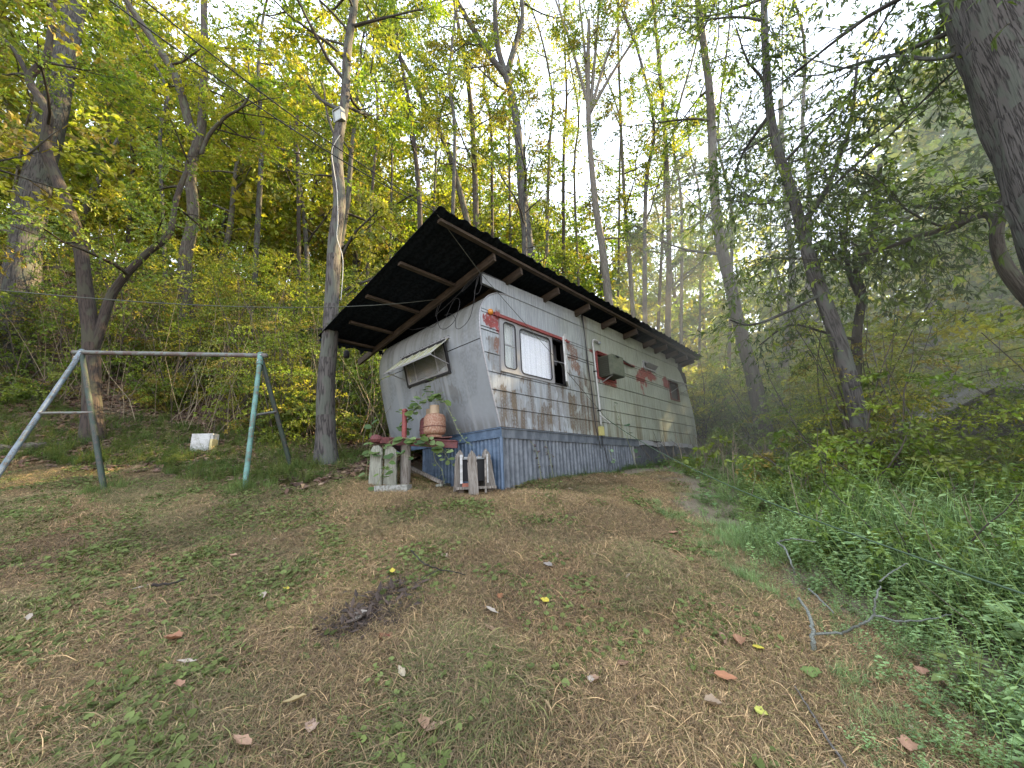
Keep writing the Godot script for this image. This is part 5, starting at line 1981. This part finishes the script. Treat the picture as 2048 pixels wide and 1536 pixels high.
func shrubs() -> void:
	rng.seed = 71
	var protos := [shrub("shrub", 2.0, "small", YELLOW + GREEN, 6), shrub("shrub", 3.0, "small", GREEN + OLIVE, 7), shrub("shrub", 1.4, "near", GREEN + OLIVE, 5, .8), shrub("shrub", 3.8, "small", OLIVE + YELLOW, 6, .35), shrub("shrub", 2.4, "near", GREEN + [DARK[1]], 6)]
	var words_ := ["fine-leaved yellowish shrub", "tall fine-leaved green shrub", "low broad-leaved shrub", "tall whippy olive shrub", "green broad-leaved shrub"]
	var fresh := [true, true, true, true, true]
	var count := 0
	for tries in 3000:
		if count >= 150:
			break
		var a := deg_to_rad(rf(-62, 62))
		var d := rf(6.8, 15)
		var x := sin(a) * d
		var z := -cos(a) * d
		var l := tb.inverse() * (Vector3(x, 0, z) - tc)
		if l.x > -1.8 and l.x < 8.6 and l.z > -4.2 and l.z < 2.6:
			continue
		if x < lawn_edge(z) + 1.5 and z > lawn_back(x) - 1.6:
			continue
		var c := cam_basis.inverse() * (Vector3(x, ground(x, z) + 1, z) - cam_pos)
		var px := 1024 + F * c.x / maxf(.1, -c.z)
		var k := rng.randi() % 5
		if px < 760 and d < 8.8:      # the open foot of the bank
			k = 2
			if rng.randf() < .6:
				continue
		if px > 1350 and d < 9:
			k = [0, 2, 3, 1][rng.randi() % 4]
			if rng.randf() < .35:
				continue
		if before_shed(x, ground(x, z) + .8, z) or before_shed(x, ground(x, z) + 1.5, z) or before_shed(x, ground(x, z) + 2.5, z) or before_shed(x, ground(x, z) + 3.4, z):
			continue
		var s: Node3D = protos[k]
		if not fresh[k]:
			s = protos[k].duplicate()
			s.name = numbered("shrub")
			add_child(s)
		fresh[k] = false
		s.position = on(x, z)
		s.rotation.y = rf(0, TAU)
		s.scale = Vector3.ONE * rf(.75, 1.3)
		tag(s, "%s, %s" % [words_[k], spot_words(px)], "shrub", "undergrowth shrubs")
		count += 1
	# saplings the eye picks out on the right
	var named := [[1560, 870, 2.0, "leafy sapling just right of the trailer's far end"], [1480, 880, 1.3, "pale-leaved sapling before the dark leaning tree"], [1830, 1010, 1.6, "spreading sapling below the shed roof"], [1960, 1010, 2.0, "leafy sapling in front of the shed, near the right edge"], [1640, 990, 1.1, "low sapling left of the speckled tree's foot"], [1860, 1120, 1.0, "yellowing sapling right of the green line"], [1990, 1130, 1.2, "straggling weedy bush at the right edge above the line"]]
	for q in named:
		var p := hit(q[0], q[1] + 40)
		var s := shrub("sapling", q[2] * 1.0, "near", GREEN + [YELLOW[2]], 4, .7)
		s.position = p
		tag(s, q[3], "sapling")


func fallen_leaves() -> void:
	rng.seed = 81
	var tan_ := Color(.40, .25, .16)
	var pale := Color(.46, .40, .33)
	var brown := Color(.22, .12, .07)
	var yellow := Color(.62, .52, .06)
	var red := Color(.24, .06, .035)
	var green := Color(.17, .25, .06)
	# pixel, length, width, colour, curl, label
	var list := [
		[340, 1303, .12, .09, Color(.36, .17, .09), .5, "large curled orange-brown leaf in the left foreground"], [285, 1170, .14, .035, pale, .1, "long pale strip of leaf on the lawn at the left"], [465, 1124, .08, .05, tan_, .3, "small tan leaf standing upright left of the dark patch"],
		[527, 1208, .09, .05, pale, .4, "pale folded leaf left of the dark patch"], [571, 1192, .06, .04, yellow, .2, "small yellow leaf left of the dark patch"], [718, 1238, .15, .08, Color(.42, .38, .33), .6, "grey curled leaf lying on the dark patch"],
		[768, 1288, .13, .09, red, .5, "glossy dark red leaf at the near end of the dark patch"], [785, 1148, .09, .045, yellow, .1, "bright yellow leaf at the far end of the dark patch"], [888, 1113, .09, .07, Color(.48, .38, .27), .3, "crumpled buff leaf right of the dark patch"],
		[1000, 1210, .07, .05, Color(.40, .17, .08), .4, "orange leaf in the middle of the lawn"], [1090, 1222, .07, .06, yellow, .2, "yellow leaf alone in the middle of the lawn"], [985, 1245, .12, .04, pale, .3, "slender pale leaf in the middle foreground"], [980, 1278, .10, .04, tan_, .3, "slender tan leaf just below the slender pale one"],
		[1096, 1145, .09, .06, Color(.3, .27, .24), .5, "grey-brown curled leaf up the middle of the lawn"], [1346, 1072, .13, .06, Color(.44, .24, .15), .3, "pinkish-tan leaf by the edge of the weeds"], [1478, 1302, .11, .09, Color(.42, .23, .13), .6, "orange-brown cupped leaf right of the middle foreground"], [1447, 1295, .12, .05, tan_, .5, "tan leaf touching the orange-brown cupped one"],
		[1520, 1318, .07, .05, yellow, .2, "yellow leaf right of the orange-brown cupped leaf"], [1453, 1370, .12, .07, Color(.48, .22, .11), .1, "flat orange leaf in the right foreground"], [1628, 1370, .11, .10, green, .15, "fresh green leaf in the right foreground"], [1848, 1362, .09, .07, Color(.46, .26, .17), .2, "light brown leaf under the weeds in the right foreground"],
		[1915, 1398, .22, .12, Color(.40, .23, .16), .2, "biggest brown leaf, beside the weeds at the lower right"], [1370, 1283, .06, .04, yellow, .2, "small yellow leaf amid bare soil right of middle"], [1524, 1442, .06, .05, Color(.5, .52, .1), .2, "lime-yellow leaf in the lower right foreground"], [1428, 1425, .09, .07, Color(.4, .3, .2), .6, "crumpled tan leaf in the lower right foreground"],
		[845, 1492, .09, .06, tan_, .4, "upright tan leaf near the bottom middle"], [872, 1500, .09, .05, Color(.44, .3, .2), .4, "cupped tan leaf at the bottom middle, right of the upright one"], [620, 1485, .08, .06, Color(.45, .32, .24), .4, "pale brown leaf near the bottom left of middle"], [585, 1448, .11, .045, Color(.42, .33, .16), .5, "yellowish curled leaf near the bottom left of middle"],
		[350, 1418, .07, .05, Color(.4, .22, .14), .3, "small pinkish leaf in the lower left foreground"], [370, 1355, .12, .025, pale, .2, "narrow pale leaf in the lower left foreground"], [55, 1250, .11, .035, pale, .2, "narrow pale leaf at the left edge of the lawn"], [1245, 1330, .08, .04, brown, .4, "dark brown leaf in the middle of the right foreground"], [1190, 1365, .07, .05, tan_, .4, "small tan leaf just left of bare soil in the foreground"],
		[480, 1528, .12, .05, tan_, .4, "tan leaf at the very bottom, left of middle"], [805, 1390, .10, .04, Color(.48, .42, .3), .6, "buff curled leaf in the centre foreground"], [1180, 1365, .05, .04, pale, .3, "small pale leaf in the centre foreground"], [1824, 1530, .1, .07, Color(.48, .28, .18), .3, "orange-tan leaf at the lower right edge of the picture"]]
	for q in list:
		var p := hit(q[0], q[1])
		var g := G.new()
		var n := 7
		var l: float = q[2] * .88
		var w: float = q[3] * .88
		var curl: float = q[5]
		for layer in 1:
			for i in n:
				var u := i / (n - 1.0)
				var hw := w * .5 * (sin(PI * pow(u, .75)) * (1 + .22 * sin(u * 17)) + .02)
				for k in 5:
					var s := k / 2.0 - 1
					var c: Color = q[4]
					g.col = c * (1.0 if k != 2 else 1.2) * rf(.9, 1.1)
					g.p(Vector3((u - .5) * l, .012 + curl * hw * s * s * 1.3 + curl * l * .9 * pow(u - .5, 2) + rf(-.002, .002), s * hw * (1 - .25 * curl)))
			for i in n - 1:
				for k in 4:
					var a := i * 5 + k
					g.quad(a, a + 1, a + 6, a + 5)
		g.col = Color(.2, .13, .08)
		g.tube(PackedVector3Array([Vector3(-.5 * l, .012, 0), Vector3(-.62 * l, .02, .01), Vector3(-.72 * l, .012, .02)]), taper(3, .0022, .0015), 4, 0, 1, 1, false)
		var o := obj("fallen_leaf", g.mesh(true), M.fallen, self, Vector3(p.x, bumpy(p.x, p.z) + .032, p.z))
		o.basis = ground_basis(p.x, p.z) * Basis(Vector3.RIGHT, rf(-.3, .3))
		tag(o, q[6], "leaf", "leaves fallen on the lawn")
	# the dark patch of rotting leaves
	var c0 := hit(682, 1262)
	var c1 := hit(816, 1178)
	var dark := [Color(.055, .037, .029), Color(.035, .024, .019), Color(.085, .055, .042), Color(.045, .032, .028)]
	var xf := []
	var cols := PackedColorArray()
	for i in 230:
		var u := rng.randf()
		var p := c0.lerp(c1, u) + Vector3(rng.randfn(0, .085), 0, rng.randfn(0, .07)) * (.5 + sin(u * PI))
		xf.append(Transform3D(ground_basis(p.x, p.z) * rf(.6, 1.0), Vector3(p.x, bumpy(p.x, p.z) + .014, p.z)))
		cols.append(Color(1, 1, 1) * rf(.7, 1.2))
	tag(many("rotting_stalks", thatch_mesh(150, .12, dark, .03), xf, cols, M.litter), "dark brown patch of rotting stalks flattened on the lawn", "plant litter")
	xf = []
	cols = PackedColorArray()
	for i in 130:
		var u := rng.randf()
		var p := c0.lerp(c1, u) + Vector3(rng.randfn(0, .08), 0, rng.randfn(0, .07)) * (.5 + sin(u * PI))
		xf.append(Transform3D(ground_basis(p.x, p.z) * Basis(Vector3.RIGHT, rf(-.5, .5)) * rf(.7, 1.3), Vector3(p.x, bumpy(p.x, p.z) + rf(.01, .03), p.z)))
		cols.append(Color(.075, .05, .038) * rf(.5, 1.4))
	tag(many("rotting_leaves", dead_leaf_mesh(2, .06, .055), xf, cols, M.litter), "shrivelled dark leaves lying over the patch of rotting stalks", "leaf pile")


func branch(label: String, called: String, path: PackedVector3Array, r0: float, r1: float, m: Material, twigs := []) -> void:
	var o := path[0]
	var t := thing(called, label, "branch", o)
	for q in [[path, r0, r1]] + twigs:
		var p: PackedVector3Array = q[0]
		var s := PackedVector3Array()
		for w in p:
			s.append(w - o)
		s = spl(s, 6)
		for i in range(1, s.size()):
			s[i] += rv() * q[1] * .7
		var g := G.new()
		g.tube(s, taper(s.size(), q[1], q[2]), 7, .28, 1, 3)
		obj("stem" if q[0] == path else "twig", g.mesh(true), m, t)


func lift(px: float, py: float, h: float) -> Vector3:
	var p := hit(px, py)
	var r := ray(px, py)
	return p - r * (h / absf(r.y)) if r.y < 0 else p + Vector3.UP * h


func branches() -> void:
	rng.seed = 85
	branch("lichen-covered fallen branch, its thick broken end on the lawn beside the weeds", "fallen_branch", PackedVector3Array([lift(1624, 1302, .02), lift(1627, 1270, .08), lift(1618, 1230, .12), lift(1596, 1195, .14)]), .012, .006, M.lichen,
		[[PackedVector3Array([lift(1626, 1268, .08), lift(1680, 1266, .10), lift(1722, 1250, .18), lift(1746, 1232, .22), lift(1752, 1200, .27), lift(1760, 1172, .3)]), .007, .0035], [PackedVector3Array([lift(1748, 1232, .22), lift(1800, 1244, .2), lift(1860, 1240, .16), lift(1905, 1228, .2)]), .006, .002], [PackedVector3Array([lift(1760, 1165, .3), lift(1782, 1146, .3), lift(1815, 1126, .3)]), .004, .002]])
	branch("pale lichened branch lying among the weeds beyond the fallen one", "fallen_branch", PackedVector3Array([lift(1555, 1085, .12), lift(1572, 1100, .14), lift(1582, 1125, .14), lift(1590, 1148, .1)]), .008, .004, M.lichen,
		[[PackedVector3Array([lift(1560, 1083, .14), lift(1590, 1078, .18), lift(1632, 1084, .18)]), .006, .003], [PackedVector3Array([lift(1618, 1178, .1), lift(1640, 1200, .1), lift(1668, 1226, .08)]), .006, .004]])
	branch("long thin bare stick pointing to the lower right corner", "bare_stick", PackedVector3Array([lift(1590, 1375, .03), lift(1620, 1422, .03), lift(1655, 1478, .03), lift(1690, 1530, .03), lift(1705, 1560, .02)]), .003, .006, M.grey_wood)
	branch("dark forked twig on the lawn up from the dark patch", "fallen_twig", PackedVector3Array([lift(822, 1102, .03), lift(850, 1128, .04), lift(885, 1140, .03), lift(930, 1150, .02)]), .006, .003, M.bark_dark, [[PackedVector3Array([lift(880, 1140, .03), lift(855, 1152, .03), lift(825, 1170, .02)]), .004, .002]])
	branch("rough strip of bark lying on the lawn at the left", "bark_strip", PackedVector3Array([lift(305, 1172, .02), lift(340, 1168, .025), lift(372, 1160, .02)]), .010, .005, M.bark_dark)
	branch("grey log half buried in the litter behind the swing's left leg", "fallen_log", PackedVector3Array([lift(-60, 905, .06), lift(40, 905, .06), lift(120, 900, .05)]), .07, .05, M.bark_mid)


func vine(called: String, label: String, path: PackedVector3Array, sizes: Array, every: float, spread: float, cols: Array) -> void:
	var o := path[0]
	var t := thing(called, label, "vine", o)
	var s := PackedVector3Array()
	for w in path:
		s.append(w - o)
	s = spl(s, 5)
	var g := G.new()
	g.tube(s, taper(s.size(), .004, .002), 5)
	obj("stem", g.mesh(true), M.stem, t)
	var run := 0.0
	for i in range(1, s.size()):
		run += s[i].distance_to(s[i - 1])
		if run < every:
			continue
		run = 0
		var a := rf(0, TAU)
		var l: float = rf(sizes[0], sizes[1])
		g = G.new()
		var d := (tb * Vector3(-.6, rf(-.5, .2), .35) + Vector3(cos(a), 0, sin(a)) * .8).normalized()
		var up := (Vector3.UP + tb * Vector3(-.6, 0, .4) + rv() * .4).normalized()
		var p := s[i] + rv() * spread
		var c: Color = cols[rng.randi() % cols.size()]
		g.col = c * rf(.8, 1.2)
		# a broad heart: fan of triangles round the leaf's base
		var x := d.cross(up).normalized()
		var n := x.cross(d)
		var b := g.p(p)
		var prev := -1
		for k in 11:
			var u := k / 10.0
			var th := lerpf(-2.5, 2.5, u)
			var r := l * .5 * (1 + .25 * cos(th)) * (1.0 - .12 * absf(sin(th * 3)))
			var q := g.p(p + d * (l * .38 + cos(th) * r) + x * sin(th) * r * .95 + n * (.12 * l * absf(sin(th)) - .1 * l * (cos(th) + 1) * .5))
			if prev >= 0:
				g.tri(b, prev, q)
			prev = q
		g.col = Color(.3, .32, .15)
		g.tube(PackedVector3Array([s[i], (s[i] + p) / 2 + Vector3(0, .01, 0), p + d * .005]), taper(3, .0018, .0014), 4, 0, 1, 1, false)
		obj("leaf", g.mesh(true), M.herb, t)


func vines() -> void:
	rng.seed = 91
	var gr := [Color(.10, .16, .055), Color(.13, .19, .06), Color(.085, .14, .06)]
	var pale := [Color(.19, .26, .11), Color(.15, .2, .08)]
	vine("vine", "broad-leaved vine over the top of the gas bottles", PackedVector3Array([L(-.62, .0, -1.45), L(-.60, .25, -1.36), L(-.55, .38, -1.2), L(-.52, .44, -1.02), L(-.45, .50, -.90), L(-.40, .46, -.75)]), [.08, .15], .02, .09, gr)
	vine("vine", "vine with round leaves along the hitch frame's edge", PackedVector3Array([L(-.98, -.35, -1.35), L(-.92, -.12, -1.3), L(-.80, -.06, -1.2), L(-.68, -.12, -1.0), L(-.58, -.20, -.85), L(-.48, -.26, -.68)]), [.10, .17], .035, .07, gr + pale)
	vine("vine", "thin small-leaved vine slanting from the bottle neck to the skirting", PackedVector3Array([L(-.46, .46, -.92), L(-.42, .42, -.72), L(-.38, .25, -.62), L(-.34, .02, -.52), L(-.30, -.16, -.40), L(-.27, -.24, -.28)]), [.025, .045], .022, .03, pale)
	vine("vine", "wispy vine hanging in the dark gap under the hitch frame", PackedVector3Array([L(-.5, -.24, -.85), L(-.46, -.4, -.86), L(-.42, -.55, -.75), L(-.40, -.78, -.72)]), [.03, .06], .07, .05, pale)
	vine("vine", "vine climbing left of the planks under the hitch", PackedVector3Array([L(-1.1, -.75, -1.6), L(-1.08, -.4, -1.62), L(-1.0, -.1, -1.7), L(-.9, .12, -1.75), L(-.85, .22, -1.8)]), [.08, .14], .06, .08, pale + gr)
	vine("vine", "leafy vine across the planks under the hitch", PackedVector3Array([L(-1.2, -.8, -1.15), L(-1.12, -.55, -1.1), L(-1.02, -.38, -1.05), L(-.9, -.32, -.98), L(-.8, -.36, -.9)]), [.06, .12], .035, .07, gr)
	vine("vine", "sprig of vine growing up toward the front window", PackedVector3Array([L(-.3, .45, -1.0), L(-.36, .6, -1.1), L(-.40, .72, -1.15), L(-.37, .85, -.98)]), [.05, .09], .06, .06, gr)
	vine("vine", "sprig of three leaves before the trailer side, right of the conduit", PackedVector3Array([L(3.05, -.6, .4), L(3.0, -.1, .3), L(2.98, .3, .2), L(2.95, .58, .12)]), [.08, .13], .16, .08, [Color(.06, .10, .055)])
	vine("vine", "thick clump of vine leaves behind the jack post", PackedVector3Array([L(-.55, .1, -1.55), L(-.56, .3, -1.45), L(-.50, .42, -1.3), L(-.48, .5, -1.15), L(-.42, .56, -1.0)]), [.07, .14], .014, .11, gr + pale)
	vine("vine", "pale vine spilling over the right end of the hitch frame", PackedVector3Array([L(-.62, -.1, -.95), L(-.55, -.2, -.8), L(-.46, -.3, -.66), L(-.40, -.45, -.6)]), [.06, .12], .022, .07, pale)
	vine("vine", "dry creeper climbing the blue skirting", PackedVector3Array([L(.75, -.8, .05), L(.72, -.5, .04), L(.66, -.3, .04), L(.55, -.18, .04)]), [.02, .05], .03, .04, [Color(.10, .07, .07), Color(.14, .11, .09)])
	vine("vine", "dry creeper with dark leaves on the skirting's second sheet", PackedVector3Array([L(1.05, -.8, .05), L(1.0, -.5, .04), L(.95, -.3, .04), L(.9, -.2, .04)]), [.02, .05], .03, .04, [Color(.10, .07, .07), Color(.12, .1, .08)])
	vine("vine", "pale green sprig on the skirting under the conduit", PackedVector3Array([L(2.65, -.25, .08), L(2.68, -.34, .1), L(2.72, -.42, .1), L(2.75, -.5, .1)]), [.06, .09], .05, .06, [Color(.22, .32, .2)])


func tell_apart() -> void:      # things whose labels came out alike are told apart by their order from the left
	var by := {}
	for o in get_children():
		if o.has_meta("label") and o.has_meta("group"):
			var l: String = o.get_meta("label")
			if not by.has(l):
				by[l] = []
			by[l].append(o)
	for l in by:
		var n: int = by[l].size()
		if n < 2:
			continue
		by[l].sort_custom(func(a, b): return px_of(a) < px_of(b))
		for i in n:
			var word: String = "leftmost such" if i == 0 else "rightmost such" if i == n - 1 else ["", "second", "third", "fourth", "fifth", "sixth", "seventh", "eighth", "ninth", "tenth", "eleventh"][mini(i, 10)] + " from left"
			by[l][i].set_meta("label", "%s, %s" % [l, word])


func px_of(o: Node3D) -> float:
	var c := cam_basis.inverse() * (o.position - cam_pos)
	return c.x / maxf(.1, -c.z)


# ---------------------------------------------------------------- the scene
func _ready() -> void:
	var cam := Camera3D.new()
	cam.name = "camera"
	cam.fov = 2 * rad_to_deg(atan(768.0 / F))
	cam.far = 500
	cam.near = .05
	cam.transform = Transform3D(cam_basis.orthonormalized(), cam_pos)
	add_child(cam)
	var env := Environment.new()
	env.background_mode = Environment.BG_SKY
	var sky := ProceduralSkyMaterial.new()
	sky.sky_top_color = Color(.68, .72, .79)
	sky.sky_horizon_color = Color(.86, .86, .875)
	sky.sky_curve = .25
	sky.ground_bottom_color = Color(.25, .23, .2)
	sky.ground_horizon_color = Color(.6, .6, .58)
	sky.sun_angle_max = 6
	sky.sun_curve = .12
	env.sky = Sky.new()
	env.sky.sky_material = sky
	env.background_energy_multiplier = 1.0
	env.tonemap_mode = Environment.TONE_MAPPER_LINEAR
	env.tonemap_exposure = 6.0
	env.fog_enabled = false
	env.volumetric_fog_enabled = true
	env.volumetric_fog_density = 0
	env.sdfgi_enabled = true
	env.ssao_enabled = true
	env.ssil_enabled = true
	var we := WorldEnvironment.new()
	we.name = "environment"
	we.environment = env
	add_child(we)
	var sun := DirectionalLight3D.new()
	sun.name = "sun"
	sun.light_energy = 1.4
	sun.light_color = Color(1.0, .88, .66)
	sun.light_angular_distance = .5
	sun.shadow_enabled = true
	sun.look_at_from_position(Vector3.ZERO, -Vector3(.88, .66, -.47))
	add_child(sun)

	var t0 := Time.get_ticks_msec()
	materials()
	M.awning = textured(picture(128, 128, func(x: int, y: int) -> Color:
		return Color(.34, .34, .20).lerp(Color(.42, .43, .38), .5 + .5 * signf(sin(x * .2))) * (.75 + .5 * n2(x * 9, y * 20))), .6)
	M.brick = mat(Color(.25, .09, .06), .85)
	M.pale_rust = textured(plain_picture(Color(.36, .28, .19), Color(.24, .16, .09), 3, 3), .7)
	M.lichen = textured(plain_picture(Color(.34, .37, .31), Color(.05, .042, .035), 7, 16), .95, .5, Vector3(2, 1, 1))
	M.shed_roof = textured(plain_picture(Color(.24, .235, .22), Color(.13, .125, .11), 5, 5), .85)
	M.stem = mat(Color(.2, .22, .1), .8)
	M.fallen = vmat(.75)
	M.fallen.albedo_color = Color(.62, .60, .57).linear_to_srgb()
	leaf_meshes()
	print("materials ", Time.get_ticks_msec() - t0)
	terrain()
	trailer()
	roof()
	print("trailer ", Time.get_ticks_msec() - t0)
	main_trees()
	thin_trunks()
	forest()
	thicket()
	print("trees ", Time.get_ticks_msec() - t0)
	mist()
	air_conditioner()
	fixtures()
	tongue()
	junk()
	swing()
	wires()
	small_things()
	shrubs()
	weeds()
	lawn()
	print("cover ", Time.get_ticks_msec() - t0)
	fallen_leaves()
	branches()
	vines()
	tell_apart()
	print("all ", Time.get_ticks_msec() - t0)
